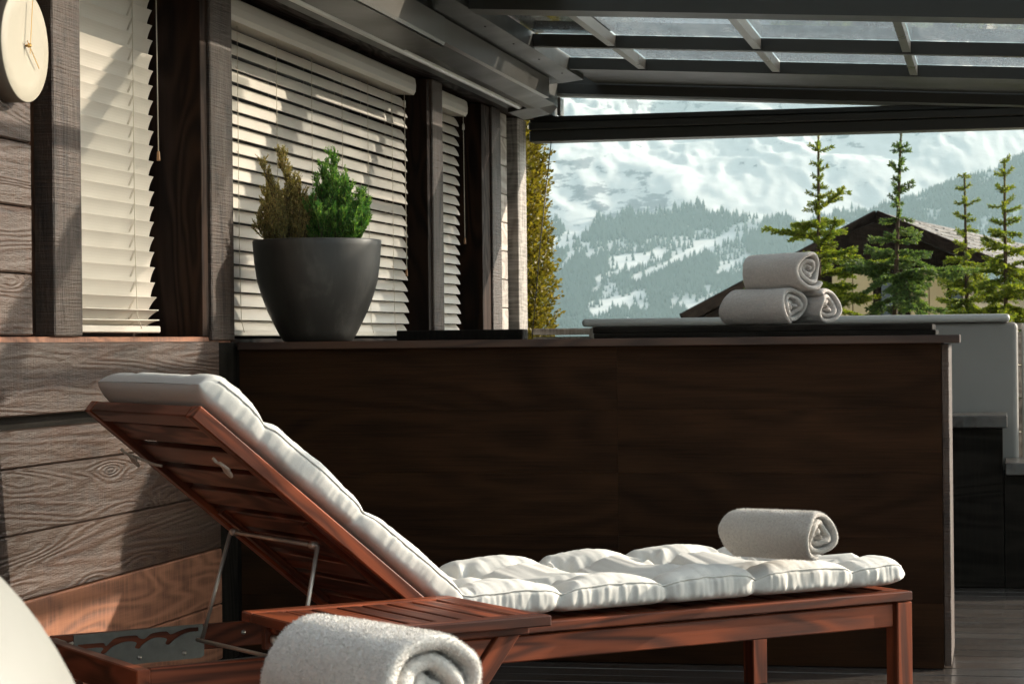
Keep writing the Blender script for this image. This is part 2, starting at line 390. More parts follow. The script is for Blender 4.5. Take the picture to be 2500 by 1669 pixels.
def wood_main(X, D, Z):
    u = X / D * 5520; e = (Z - 1) / D * 5520                              # bearing and height as seen from the terrace
    tl = np.interp(u, [0, 90, 170, 280, 420, 560, 700, 900, 1300], [235, 285, 255, 320, 325, 325, 290, 310, 350])
    ns = fbm(X / 120, D / 260, 4); ns2 = fbm(X / 45 + 9, D / 160, 3)
    p = np.clip((tl - e) / 26 + (ns2 - .5) * 3.0, 0, 1)
    p *= np.where(ns < .36, .15, 1)
    low = np.clip((150 - e) / 60, 0, 1) * np.clip((u - 180) / 80, 0, 1); p *= 1 - low * np.where(ns2 < .52, .9, .2)
    for (x0, y0, x1, y1, w) in ((200, 66, 320, 115, 12), (212, 150, 330, 188, 9), (305, 150, 530, 248, 12), (505, 160, 580, 200, 9), (60, 215, 160, 262, 14), (120, 170, 150, 215, 8), (250, 190, 360, 205, 16)):
        t = np.clip(((u - x0) * (x1 - x0) + (e - y0) * (y1 - y0)) / ((x1 - x0) ** 2 + (y1 - y0) ** 2), 0, 1)
        d = np.hypot(u - (x0 + t * (x1 - x0)), e - (y0 + t * (y1 - y0))); p *= np.where(d < w * (.6 + ns2 * .8), .04, 1)
    return p
def wood_spur(X, D, Z): return np.where(fbm(X / 90, D / 200, 3) < .30, .2, 1.0) * np.ones_like(Z)
terrain('mountain', np.concatenate([np.linspace(-3500, -250, 60), np.linspace(-230, 1900, 250), np.linspace(1930, 4500, 50)]),
        np.concatenate([np.linspace(4200, 6200, 90), np.linspace(6215, 9900, 230), np.linspace(9930, 11500, 20)]), h_main, wood_main)
terrain('hillside', np.linspace(-140, 4480, 180), np.linspace(4200, 7800, 130), h_spur, wood_spur)
def cones(name, X, D, Z, H, R):
    n = len(X); x, y = lat(X, D); k = 5
    th = np.linspace(0, 2 * math.pi, k + 1)[:-1]
    ring = np.stack([x[:, None] + R[:, None] * np.cos(th), y[:, None] + R[:, None] * np.sin(th), np.repeat((Z + H * .02)[:, None], k, 1)], -1)
    top = np.stack([x, y, Z + H], -1)[:, None]; v = np.concatenate([ring, top], 1).reshape(-1, 3)
    b = (np.arange(n) * (k + 1))[:, None]; f = np.stack([np.stack([b[:, 0] + i, b[:, 0] + (i + 1) % k, b[:, 0] + k], -1) for i in range(k)], 1).reshape(-1, 3)
    o = link(name, mesh_np(name, v, f, MAT['forest'])); o['kind'] = 'stuff'; return o
def scatter_main():
    N = 150000; X = rng.uniform(-500, 1700, N); D = rng.uniform(4700, 7600, N); Z = h_main(X, D)
    p = wood_main(X, D, Z)
    k = rng.random(N) < p; X, D, Z = X[k], D[k], Z[k]; H = rng.uniform(13, 25, len(X)) * (D / 6000)
    cones('forest', X, D, Z, H, H * rng.uniform(.16, .24, len(X)))
scatter_main()
def scatter_spur():
    N = 75000; X = rng.uniform(210, 2660, N); D = rng.uniform(4760, 6500, N); Z = h_spur(X, D)
    k = rng.random(N) < wood_spur(X, D, Z); X, D, Z = X[k], D[k], Z[k]
    H = rng.uniform(12, 23, len(X)); cones('hillside_forest', X, D, Z, H, H * rng.uniform(.2, .28, len(X)))
scatter_spur()

# air between the terrace and the mountains
hz = bpy.data.materials.new('mountain air'); hz.use_nodes = True; hn = hz.node_tree
for nd in list(hn.nodes):
    if nd.type != 'OUTPUT_MATERIAL': hn.nodes.remove(nd)
pv = hn.nodes.new('ShaderNodeVolumePrincipled'); pv.inputs['Color'].default_value = (.66, .90, .94, 1); pv.inputs['Density'].default_value = 4.4e-5; pv.inputs['Anisotropy'].default_value = .3
hn.links.new(pv.outputs[0], [nd for nd in hn.nodes if nd.type == 'OUTPUT_MATERIAL'][0].inputs['Volume'])
haze = link('haze', boxmesh(26000, 26000, 3000, hz, 0), None, (0, 0, -260 + 1500)); haze['kind'] = 'stuff'

# ------------------------------------------------------------------ terrace deck
dk = link('deck', None); dk['kind'] = 'structure'; dk.empty_display_size = .1
y = .6; i = 0
y = -2.2
while y < 11.6:
    for (x0, x1) in ((-.02, 2.9), (2.904, 6.0)):
        if y + .136 < 3.0 and x0 < 0: pass
        board('plank', (x0, y, -.03 + .0006 * (i % 3)), (x1, y + .136, .0006 * (i % 3)), MAT['deck'], dk, 'x', .003)
    y += .142; i += 1

# ------------------------------------------------------------------ timber house wall
wl = thing('timber_wall', 'dark rough sawn timber house wall with window bays along the left of the terrace', 'wall', (0, 5.5, 0))
# lower planks: (z0, z1, material)
for z0, z1, m in ((.836, 1.022, 'plank'), (.707, .800, 'plank'), (.540, .704, 'plank'), (.371, .537, 'plank'), (.195, .368, 'plank_red'), (.02, .192, 'plank_red')):
    x1 = 0.0 if m == 'plank' else .002
    board('plank', (-.05, -2.2, z0), (x1, 6.80, z1), MAT[m], wl, 'y', .004)
board('backing', (-.12, -2.2, 0), (-.052, 6.8, 1.010), MAT['black'], wl, 'y', 0)
board('base_wall', (-.24, 7.001, 0), (-.004, 11.38, 1.003), MAT['black'], wl, 'y', 0)
board('end_post', (-.12, 6.803, .0), (-.012, 6.998, 1.02), MAT['black'], wl, 'z', .004)
board('sill', (-.20, -2.2, 1.012), (-.014, 6.95, 1.036), MAT['plank_red'], wl, 'y', .003)
board('sill', (-.20, 6.955, 1.004), (-.014, 11.0, 1.03), MAT['brown'], wl, 'y', .003)
# upper planks behind the clock
z = 1.04
for z1 in (1.200, 1.372, 1.538, 1.704, 1.870, 2.036, 2.20):
    board('plank', (-.08, -2.2, z), (-.033, 5.462, z1 - .004), MAT['plank'], wl, 'y', .004); z = z1
board('backing', (-.14, -2.2, 1.04), (-.082, 5.53, 2.3), MAT['black'], wl, 'z', 0)
board('trim', (-.08, 5.466, 1.04), (-.055, 5.531, 2.2), MAT['brown'], wl, 'z', .002)
# posts
for (y0, y1, x1, z0) in ((5.533, 5.717, -.002, 1.037), (6.742, 6.952, .0, 1.024), (9.606, 9.792, .0, 1.03), (10.80, 11.0, .0, 1.03)):
    board('post', (-.07, y0, z0), (x1, y1, 2.165), MAT['post'], wl, 'z', .004)
board('post', (-.16, 11.392, .0), (.004, 11.60, 2.165), MAT['greyboard'], wl, 'z', .004)
# reveals facing back along the wall, and the dark strips beside the posts
for (ya, yb) in ((6.684, 6.739), (9.555, 9.603), (10.62, 10.797)):
    board('jamb', (-.24, ya, 1.037), (-.012, yb, 2.16), MAT['brown'], wl, 'z', .002)
board('jamb', (-.24, 5.655, 1.037), (-.075, 5.715, 2.16), MAT['brown'], wl, 'z', .002)
board('jamb', (-.24, 6.80, 1.037), (-.075, 6.95, 2.16), MAT['brown'], wl, 'z', .002)
board('jamb', (-.24, 9.63, 1.037), (-.075, 9.79, 2.16), MAT['brown'], wl, 'z', .002)
# end wall planks
z = 1.04
for k in range(8):
    board('plank', (-.08, 11.003, z), (-.035, 11.30, z + .1405), MAT['greyboard'], wl, 'y', .003); z += .1445
board('backing', (-.14, 10.8, 1.0), (-.083, 11.39, 2.3), MAT['black'], wl, 'z', 0)
board('lintel', (-.24, -2.2, 2.168), (.05, 11.60, 2.205), MAT['brown'], wl, 'y', .003)
board('fascia_board', (-.24, -2.2, 2.208), (-.02, 11.60, 2.75), MAT['brown'], wl, 'y', .003)
board('room_wall', (-1.6, 5.4, .9), (-1.55, 11.2, 2.4), MAT['interior'], wl, 'z', 0)
board('room_wall', (-1.55, 11.1, .93), (-.245, 11.15, 2.6), MAT['interior'], wl, 'z', 0)
board('room_ceiling', (-1.55, 5.4, 2.45), (-.245, 11.1, 2.5), MAT['interior'], wl, 'y', 0)
board('room_floor', (-1.55, 5.4, .9), (-.24, 11.2, .93), MAT['interior'], wl, 'y', 0)
for (y0, y1) in ((5.72, 6.68), (6.955, 9.55), (9.795, 10.615)):
    w = link('window', None, wl, (0, 0, 0)); w.empty_display_size = .05
    oy = 5.5
    def wb(nm, lo, hi, m, g='z'):
        return board(nm, (lo[0], lo[1] - oy, lo[2]), (hi[0], hi[1] - oy, hi[2]), m, w, g, .002, False)
    wb('pane', (-.215, y0 + .05, 1.10), (-.209, y1 - .05, 2.10), MAT['clearglass'])
    wb('frame', (-.235, y0, 1.037), (-.19, y0 + .05, 2.16), MAT['brown']); wb('frame', (-.235, y1 - .05, 1.037), (-.19, y1, 2.16), MAT['brown'])
    wb('frame', (-.235, y0 + .05, 1.037), (-.19, y1 - .05, 1.10), MAT['brown'], 'y'); wb('frame', (-.235, y0 + .05, 2.10), (-.19, y1 - .05, 2.16), MAT['brown'], 'y')

# ------------------------------------------------------------------ venetian blinds
def slat_mesh(L, w=.050, t=.0028, sag=.0):
    n = 7; m = 13; V = []; F = []
    for j in range(m):
        yy = -L / 2 + L * j / (m - 1); sg = -sag * (1 - (2 * j / (m - 1) - 1) ** 2)
        for s in (0, 1):
            for i in range(n):
                u = i / (n - 1) * 2 - 1; V.append((u * w / 2, yy, (.0028 * (1 - u * u)) + (t if s == 0 else 0) + sg))
    q = 2 * n
    for j in range(m - 1):
        for i in range(n - 1):
            a = j * q + i; F.append((a, a + 1, a + q + 1, a + q)); b = a + n; F.append((b, b + q, b + q + 1, b + 1))
        F.append((j * q, j * q + q, j * q + q + n, j * q + n)); e = n - 1; F.append((j * q + e, j * q + n + e, j * q + q + n + e, j * q + q + e))
    for j in (0, m - 1):
        for i in range(n - 1):
            a = j * q + i; F.append((a, a + n, a + n + 1, a + 1) if j == 0 else (a, a + 1, a + n + 1, a + n))
    return mesh('slat', V, F, MAT['slat'])
def blind(label, y0, y1, xc, tilt, ztop, zbot, cords, lower=0, wand=None, head=True):
    b = thing('venetian_blind', label, 'window blind', (xc, (y0 + y1) / 2, zbot), 0, 'cream venetian blinds in the wall windows')
    L = y1 - y0; me = slat_mesh(L, sag=.0015); p = .0465; z = .028; k = 0
    top = ztop - zbot - (.075 if head else 0)
    zs = []
    if lower:                                             # the lowest slats hang slack and lie flatter
        for q in range(lower): zs.append((z, tilt * (.28 + .24 * q))); z += (.026 + .008 * q)
    while z < top - .01: zs.append((z, tilt)); z += p
    for (zz, tl) in zs:
        s = link('slat', me, b, (random.uniform(-.0012, .0012), random.uniform(-.002, .002), zz), (random.uniform(-.0025, .0025), tl + random.uniform(-.03, .03), 0))
    board('bottom_rail', (-.022, -L / 2, .0), (.026, L / 2, .020), MAT['slat'], b, 'y', .003, False)
    if head:
        prof = [(-.03, top + .002), (.055, top - .003), (.064, top + .012), (.066, top + .038), (.062, top + .066), (.052, top + .074), (-.03, top + .075)]
        extrude_poly('headrail', prof, -L / 2 - .005, L / 2 - .03, MAT['slat'], b)
    c = math.cos(tilt) * .025 + .003
    for cy in cords:
        yy = -L / 2 + cy * L; j = lambda: random.uniform(-.001, .001)
        tube('lift_cord', [(c + j(), yy + j(), top), (c + j(), yy + j(), top * .6), (c + .001, yy + j() - .001, top * .25), (c + .004, yy + .004, .05), (.028, yy + .008, .012)], .0012, MAT['cord'], b, 5)
        tube('ladder_cord', [(-c, yy + .002, top), (-c, yy + .002, .02)], .001, MAT['cord'], b, 5)
        rung = []
        vs, fs = [], []
        for zz, tl in zs:
            for dy in (-.002, .006):
                a, q = tube_geo([(c, yy + dy, zz - math.sin(tl) * .026 + .0005), (-c, yy + dy, zz + math.sin(tl) * .026 + .0005)], .0007, 4)
                n0 = len(vs); vs += a; fs += [tuple(i + n0 for i in ff) for ff in q]
        r = link('ladder_rungs', mesh('ladder_rungs', vs, fs, MAT['cord'], True), b); r['kind'] = 'stuff'
    if wand:
        yy, zl = wand
        tube('pull_cord', [(.05, yy - (y0 + y1) / 2, top + .02), (.052, yy - (y0 + y1) / 2 + .003, zl - zbot)], .0018, MAT['cord'], b, 6)
        lathe('tassel', [(.0015, .03), (.004, .027), (.0055, .006), (.0055, 0), (0, 0)], MAT['brownknob'], b, (.052, yy - (y0 + y1) / 2 + .003, zl - zbot - .028), 12)
        lathe('connector', [(0, .032), (.005, .03), (.006, .02), (.006, .003), (0, 0)], MAT['slat'], b, (.05, yy - (y0 + y1) / 2, top - .07), 12)
    return b
blind('cream venetian blind in the narrow window beside the clock, sunlit on its left', 5.722, 6.575, -.135, rad(-70), 2.165, 1.050, (.24, .80), 3, (6.50, 1.60), False)
blind('wide cream venetian blind behind the potted shrubs, pale headrail on top', 6.958, 9.43, -.085, rad(60), 2.150, 1.040, (.10, .27, .44, .60, .75, .90), 0, (9.26, 1.32))
blind('small cream venetian blind in the far window, mostly hidden by a post', 9.797, 10.40, -.085, rad(60), 2.150, 1.045, (.35,), 0, (10.34, 1.50))

# ------------------------------------------------------------------ wall clock
ck = thing('wall_clock', 'round pale clock with thin brass hands hanging on the plank wall', 'clock', (-.033, 5.314, 1.768))
def disc(name, prof, mat, parent, loc, seg=72):
    o = lathe(name, prof, mat, parent, loc, seg); o.rotation_euler = (0, rad(90), 0); return o
disc('rim', [(0, 0), (.137, 0), (.1405, .003), (.1425, .0495), (.1415, .0515)], MAT['clockside'], ck, (0, 0, 0))
disc('face', [(.1414, .0505), (.1414, .0525), (.140, .0538), (.10, .0542), (0, .0542)], MAT['clock'], ck, (0, 0, 0))
disc('hub', [(0, .0695), (.0035, .069), (.0035, .066), (.0055, .066), (.0055, .061), (.0035, .061), (.0035, .0535)], MAT['brass'], ck, (0, 0, 0), 16)
def hand(name, ang, l0, l1, w, x):      # ang clockwise from twelve, seen from the terrace
    d = Vector((0, math.sin(ang), math.cos(ang)))
    bar(name, Vector((x, 0, 0)) - d * l0, Vector((x, 0, 0)) + d * l1, w, .001, MAT['brass'], ck, (1, 0, 0), .0002)
hand('minute_hand', rad(8), .022, .118, .0030, .067)
hand('hour_hand', rad(131), .016, .078, .0034, .064)

# ------------------------------------------------------------------ counter
ct = thing('counter', 'long dark brown timber counter running out from the house wall', 'counter', (1.135, 7.0, 0))
xs = [-.003, 1.24, 2.239]; zs = [.004, .20, .398, .596, .794, .9925]
for a in range(2):
    for b in range(5):
        d = random.uniform(0, .0012)
        board('panel', (xs[a] + .0002, 7.0 - d * .4, zs[b] + .0002), (xs[a + 1] - .0002, 7.028, zs[b + 1] - .0002), MAT['counter'], ct, 'x', .0005)
board('core', (-.003, 7.029, .0), (2.238, 7.43, .9925), MAT['black'], ct, 'x', 0)
board('end_panel', (2.240, 7.001, .012), (2.262, 7.44, .990), MAT['post'], ct, 'z', .002)
board('cap_board', (.004, 6.962, .993), (2.296, 7.11, 1.018), MAT['cap'], ct, 'x', .002)
for k in range(2): board('top_board', (.004, 7.113 + k * .163, .993), (2.290, 7.273 + k * .163, 1.017), MAT['cap'], ct, 'x', .002)
lb = thing('serving_board', 'long black double board lying on the counter under the stacked towels', 'board', (1.68, 7.26, 1.018))
board('lower_board', (1.153, 7.08, 1.018), (2.222, 7.43, 1.034), MAT['black'], lb, 'x', .002)
board('upper_board', (1.150, 7.083, 1.0345), (2.212, 7.42, 1.0525), MAT['black'], lb, 'x', .002)
tag(board('short_board', (.435, 7.34, 1.018), (.868, 7.425, 1.052), MAT['black'], None, 'x', .003), 'short black board lying on the counter beside the planter, towards the far windows', 'board')

# ------------------------------------------------------------------ planter and shrubs
PX, PY, PZ = .214, 7.165, 1.018
pt = thing('planter', 'large dark grey tapered plant pot standing on the counter', 'plant pot', (PX, PY, PZ))
prof = [(0, 0), (.106, 0), (.116, .004), (.131, .03), (.146, .06), (.165, .10), (.184, .15), (.199, .20), (.2075, .26), (.2115, .31), (.213, .329), (.211, .333), (.203, .334), (.199, .331), (.197, .318), (.190, .28)]
lathe('bowl', prof, MAT['pot'], pt, (0, 0, 0), 96, .006)
lathe('soil', [(.193, .292), (.12, .298), (0, .30)], MAT['soil'], pt, (0, 0, 0), 48)
def shrub(name, label, cx, cy, mats, envelope, nst, seed, spread, leafsize):
    R = random.Random(seed); b = thing(name, label, 'shrub', (cx, cy, PZ + .29), 0)
    SV, SF, LV, LF = [], [], [], []
    def leaf(p, d, s):
        u = d.orthogonal().normalized(); u.rotate(Matrix.Rotation(R.uniform(0, 6.28), 3, d)); w = d.cross(u)
        n0 = len(LV); LV.extend([p, p + d * s * .5 + u * s * .13, p + d * s, p + d * s * .5 - u * s * .13 + w * s * .12]); LF.append((n0, n0 + 1, n0 + 2)); LF.append((n0, n0 + 2, n0 + 3))
    def sprig(p, d, L, depth):
        n = max(3, int(L / .0055)); q = p.copy(); d = d.copy(); pts = [q.copy()]
        for k in range(n):
            t = k / n; d = (d + Vector((R.uniform(-.12, .12), R.uniform(-.12, .12), R.uniform(-.04, .13)))).normalized(); q = q + d * (L / n); pts.append(q.copy())
            if depth == 0:
                for _ in range(3):
                    dd = (d + Vector((R.gauss(0, .5), R.gauss(0, .5), R.gauss(.1, .4)))).normalized(); leaf(q, dd, leafsize * (1.1 - .5 * t) * R.uniform(.7, 1.2))
            else:
                if t > (.12 if depth == 2 else 0) and R.random() < (.72 if depth == 2 else .6):
                    az = R.uniform(0, 6.28); o = Vector((math.cos(az), math.sin(az), 1.1)).normalized()
                    dd = (d * .75 + o * .65).normalized(); sprig(q, dd, (.034 + .070 * (1 - t) ** 1.2 if depth == 2 else .024) * R.uniform(.6, 1.2), depth - 1)
                leaf(q, d, leafsize * 1.1); leaf(q, (d + Vector((R.gauss(0, .6), R.gauss(0, .6), .2))).normalized(), leafsize)
        r0 = .0028 if depth == 2 else .0011
        v, f = tube_geo(pts[::2] + [pts[-1]], [r0 * (1 - .75 * i / len(pts[::2])) for i in range(len(pts[::2]) + 1)], 5)
        n0 = len(SV); SV.extend(v); SF.extend([tuple(i + n0 for i in ff) for ff in f])
    for (dx, dy, h) in envelope:
        p = Vector((dx * .35, dy * .35, 0)); d = Vector((dx * .65, dy * .65, h)); sprig(p, d.normalized(), d.length, 2)
    for k in range(nst):
        az = R.uniform(0, 6.28); rr = spread * math.sqrt(R.random()); h = R.uniform(.09, .19) * (1.1 - .4 * rr / spread)
        p = Vector((rr * .4 * math.cos(az), rr * .4 * math.sin(az), 0)); d = Vector((rr * .7 * math.cos(az), rr * .7 * math.sin(az), h)); sprig(p, d.normalized(), d.length, 2)
    link('stem', mesh('stem', SV, SF, MAT['bark'], True), b)
    link('foliage', mesh('foliage', LV, LF, mats), b)
shrub('green_shrub', 'bright green dwarf cypress shrub on the right side of the plant pot', PX + .062, PY + .01, MAT['leaf_green'], [(-.045, 0, .275), (.01, -.01, .335), (.055, .01, .265), (.085, -.03, .18), (-.01, .05, .22), (.10, .02, .16), (.03, .04, .24), (-.06, -.03, .19), (-.075, .01, .15), (.07, -.05, .22)], 40, 5, .14, .0125)
shrub('dry_shrub', 'olive brown drying cypress shrub on the left side of the plant pot', PX - .076, PY - .01, MAT['leaf_brown'], [(-.105, .0, .285), (.012, -.01, .32), (-.05, .02, .20), (.03, -.02, .20), (-.08, -.03, .24), (-.02, -.04, .22), (-.11, .02, .17), (.05, .02, .17), (.06, -.02, .21), (-.13, -.01, .20)], 38, 9, .13, .0115)

# ------------------------------------------------------------------ glazed roof
rf = thing('terrace_roof', 'dark aluminium terrace roof with glass panes between beams and rafters', 'roof', (0, 11.75, 2.2))
def rp(nm, prof, y0, y1, m): return extrude_poly(nm, [(x, z - 2.2) for x, z in prof], y0 - 11.75, y1 - 11.75, m, rf)
tube('light_rail', [(.115, -8.6, -.027), (.115, -.62, -.027)], .019, MAT['lamprail'], rf, 12)
rp('gutter', [(.055, 2.20), (.055, 2.16), (.15, 2.175), (.16, 2.155), (.20, 2.155), (.30, 2.172), (.30, 2.21)], 3.2, 10.9, MAT['alu'])
rp('fascia', [(.302, 2.172), (.322, 2.176), (.324, 2.268), (.302, 2.274)], 8.36, 10.62, MAT['alu_gloss'])
rp('fascia', [(.30, 2.134), (.362, 2.138), (.366, 2.15), (.366, 2.246), (.30, 2.25)], 3.2, 8.352, MAT['alu_gloss'])
rp('gutter_lip', [(.20, 2.128), (.36, 2.131), (.355, 2.136), (.20, 2.150)], 3.2, 8.36, MAT['alu'])
rp('track', [(.26, 2.272), (.34, 2.276), (.44, 2.288), (.44, 2.36), (.26, 2.36)], 3.2, 10.9, MAT['alu'])
SL = -.058
def zr(x, z): return z + SL * (x - .42)
def cross(nm, y0, y1, zlo, zhi, m=MAT['alu'], x0=.43, x1=3.75):
    v = [(x, y, zr(x, z)) for x in (x0, x1) for y in (y0, y1) for z in (zlo, zhi)]
    V = [(a, b - 11.75, c - 2.2) for a, b, c in v]
    F = [(0, 1, 3, 2), (4, 6, 7, 5), (0, 4, 5, 1), (2, 3, 7, 6), (0, 2, 6, 4), (1, 5, 7, 3)]
    return link(nm, mesh(nm, V, F, m), rf)
cross('beam', 8.44, 8.60, 2.288, 2.41)
for yb in (9.706, 10.56): cross('beam', yb - .045, yb, 2.298, 2.353)
cross('beam', 6.94, 7.03, 2.298, 2.353); cross('beam', 5.42, 5.50, 2.298, 2.353); cross('cover_panel', 8.605, 9.655, 2.37, 2.38, MAT['alu'], .45, .80); cross('cover_panel', 7.95, 8.435, 2.356, 2.37, MAT['alu'], .45, .80); cross('cover_panel', 10.562, 11.298, 2.315, 2.33)
cross('beam', 11.30, 11.42, 2.26, 2.31, MAT['alu'], .10); cross('end_beam', 11.60, 11.80, 2.288, 2.40, MAT['alu'], .10)
cross('end_beam', 11.44, 11.56, 2.325, 2.40, MAT['alu'], .10)
rp('corner_cover', [(.06, 2.14), (.20, 2.165), (.235, 2.20), (.235, 2.42), (.06, 2.42)], 10.9, 11.29, MAT['alu'])
F6 = [(0, 1, 3, 2), (4, 6, 7, 5), (0, 4, 5, 1), (2, 3, 7, 6), (0, 2, 6, 4), (1, 5, 7, 3)]
def roofbox(nm, x0, x1, y0, y1, z0, z1, m):
    v = [(x, y, zr(x, z)) for x in (x0, x1) for y in (y0, y1) for z in (z0, z1)]
    return link(nm, mesh(nm, [(a, b - 11.75, c - 2.2) for a, b, c in v], F6, m), rf)
for bays, xs_ in ((((8.602, 9.659), (9.708, 10.513)), [.45, .79, 1.418, 2.046, 2.674, 3.302, 3.72]), (((7.032, 8.435),), [.45, 2.72, 3.72]), (((5.502, 6.938),), [.45, 1.50, 2.72, 3.72])):
    for (ya, yb) in bays:
        for xr in xs_[1:-1]: roofbox('rafter', xr - .017, xr + .017, ya, yb, 2.304, 2.349, MAT['alu_gloss'])
        for x0, x1 in zip(xs_[:-1], xs_[1:]):
            y1_ = 7.945 if (ya < 8 and yb > 8 and x0 < .5) else yb - .006
            xa = x0 + (.004 if x0 < .5 else .02)
            roofbox('glass_pane', xa, x1 - .02, ya + .006, y1_, 2.354, 2.360, MAT['dustyglass'] if ya > 8.6 else MAT['roofglass'])
            if y1_ < 8: roofbox('glass_pane', .822, x1 - .02, 7.955, yb - .006, 2.354, 2.360, MAT['roofglass'])
for k in range(5):
    yy = 8.9 + k * .55; sc = lathe('screw', [(0, .004), (.004, .003), (.005, 0)], MAT['alu'], rf, (.40, yy - 11.75, .083), 8); sc.rotation_euler = (rad(180), 0, 0)
# end frame: transom, corner block, glazed wedge above it, end post
def eb(nm, lo, hi, m=MAT['alu'], g='x'): return board(nm, lo, hi, m, rf, g, .004)
eb('transom', (.012, 11.65, 2.060), (3.8, 11.79, 2.118)); eb('transom', (.012, 11.63, 2.121), (3.8, 11.79, 2.160)); eb('transom', (.012, 11.66, 2.163), (3.8, 11.79, 2.192))
eb('corner_block', (.012, 11.61, 2.195), (.135, 11.80, 2.36), MAT['alu'], 'z'); eb('mullion', (.16, 11.66, 2.195), (.178, 11.76, 2.29), MAT['alu_gloss'], 'z')
V = [(.185, .0, .0), (1.84, .0, .0), (.185, .0, .088)]; V = [(x, dy, z - .006) for dy in (-.03, -.024) for x, _, z in V]
link('glass_pane', mesh('glass_pane', V, [(0, 1, 2), (5, 4, 3), (0, 3, 4, 1), (1, 4, 5, 2), (2, 5, 3, 0)], MAT['clearglass']), rf)
eb('end_post', (2.552, 11.66, .0), (2.612, 11.78, 2.058), MAT['alu'], 'z'); eb('end_post', (3.70, 11.66, .0), (3.78, 11.78, 2.058), MAT['alu'], 'z'); eb('end_post', (3.70, 5.4, .0), (3.78, 5.5, 2.05), MAT['alu'], 'z'); eb('side_beam', (3.70, 5.4, 2.06), (3.78, 11.64, 2.10), MAT['alu'], 'y')
cd = tag(tube('hanging_cord', [(.16, 11.5, 2.058), (.10, 11.49, 1.55), (.05, 11.47, 1.0)], .003, MAT['alu'], None, 6), 'thin dark cord slanting down in front of the golden hedge', 'cord')

# ------------------------------------------------------------------ far terrace edge, hot tub, steps
pw = thing('parapet', 'low grey timber parapet closing the far end of the terrace', 'low wall', (1.5, 11.7, 0))
for k in range(2): board('coping', (.02 + k * .34, 11.62, 1.045), (.357 + k * .34 if k == 0 else 6.0, 11.80, 1.078), MAT['greyboard'], pw, 'x', .003)
for k in range(6): board('plank', (.02, 11.66, .03 + k * .168), (6.0, 11.69, .195 + k * .168), MAT['greyboard'], pw, 'x', .003)
tb = thing('hot_tub', 'grey square hot tub with pale rounded rim behind the counter', 'hot tub', (1.57, 10.7, 0))
def rbox(nm, lo, hi, r, mat, parent, vr=.0):
    bm = bmesh.new(); bmesh.ops.create_cube(bm, size=1)
    for v in bm.verts:
        v.co = Vector(((v.co.x + .5) * (hi[0] - lo[0]) + lo[0], (v.co.y + .5) * (hi[1] - lo[1]) + lo[1], (v.co.z + .5) * (hi[2] - lo[2]) + lo[2]))
    bmesh.ops.bevel(bm, geom=bm.edges[:], offset=r, segments=4, profile=.5, affect='EDGES')
    me = bpy.data.meshes.new(nm); bm.to_mesh(me); bm.free(); me.materials.append(mat)
    return link(nm, me, parent, [-a for a in parent.location])
rbox('shell', (.655, 9.76, .0), (2.492, 11.55, 1.072), .022, MAT['tub'], tb)
for nm, lo, hi in (('rim', (.63, 9.73, 1.0725), (2.46, 9.98, 1.107)), ('rim', (.63, 11.35, 1.0725), (2.46, 11.58, 1.107)), ('rim', (.63, 9.984, 1.0725), (.86, 11.346, 1.107)), ('rim', (2.23, 9.984, 1.0725), (2.46, 11.346, 1.107))):
    rbox(nm, lo, hi, .0165, MAT['tubrim'], tb)
board('water', (.86, 9.98, 1.0726), (2.23, 11.35, 1.083), MAT['glassdark'], tb, 'x', 0)
st = thing('wooden_steps', 'dark wooden steps with grey treads leading up beside the hot tub', 'steps', (2.4, 9.5, 0))
for (x0, x1, zt) in ((1.86, 2.447, .695), (2.43, 2.74, .505), (2.74, 3.04, .315), (3.04, 3.34, .125)):
    n = 2
    for k in range(n):
        w = (x1 - x0) / n
        board('tread', (x0 + k * w + .003, 9.27, zt - .05), (x0 + (k + 1) * w - .003, 9.74, zt - .0006 * k), MAT['deck'], st, 'y', .004)
for (x0, x1, zt) in ((1.86, 2.425, .643), (2.428, 2.725, .453), (2.728, 3.025, .263), (3.028, 3.325, .073)):
    board('side_panel', (x0, 9.30, .003), (x1, 9.72, zt), MAT['black'], st, 'x', .002)
gw = thing('garden_wall', 'pale plastered low wall at the far right behind the hot tub', 'wall', (3.6, 10.6, 0))
board('wall_body', (2.515, 10.4, .0), (5.6, 10.6, 1.07), MAT['plaster'], gw, 'x', .004)

# ------------------------------------------------------------------ sun lounger (local: x from head to foot, y from front to back, z up)
FOOT = Vector((2.176, 6.172, 0)); LA = rad(42.5)
lg = thing('sun_lounger', 'red brown wooden sun lounger with raised slatted back', 'sun lounger', FOOT, LA)
Wd = .70; T = MAT['teak']
def lb_(nm, lo, hi, g='x', m=None, par=None, bev=.003): return board(nm, lo, hi, m or T, par or lg, g, bev, False)
lb_('rail', (-1.40, -.002, .304), (0.0, .055, .330)); lb_('rail', (-1.40, Wd - .055, .304), (0.0, Wd + .002, .330))
lb_('end_rail', (-.058, .057, .304), (-.001, Wd - .057, .330), 'y')
for k in range(14): lb_('slat', (-.135 - k * .089, .058, .309), (-.135 - k * .089 + .068, Wd - .058, .328), 'y')
lb_('apron', (-2.17, .012, .236), (-.056, .034, .299)); lb_('apron', (-2.17, Wd - .034, .236), (-.056, Wd - .012, .299))
lb_('apron', (-.052, .05, .236), (-.030, Wd - .05, .299), 'y')
lb_('head_rail', (-2.205, .0, .228), (-2.172, Wd, .298), 'y')
for (x, y) in ((-.052, 0), (-.052, Wd - .05), (-2.16, .036), (-2.16, Wd - .086)):
    lb_('leg', (x, y, .0), (x + .052, y + .05, .302 if x > -1 else .235), 'z')
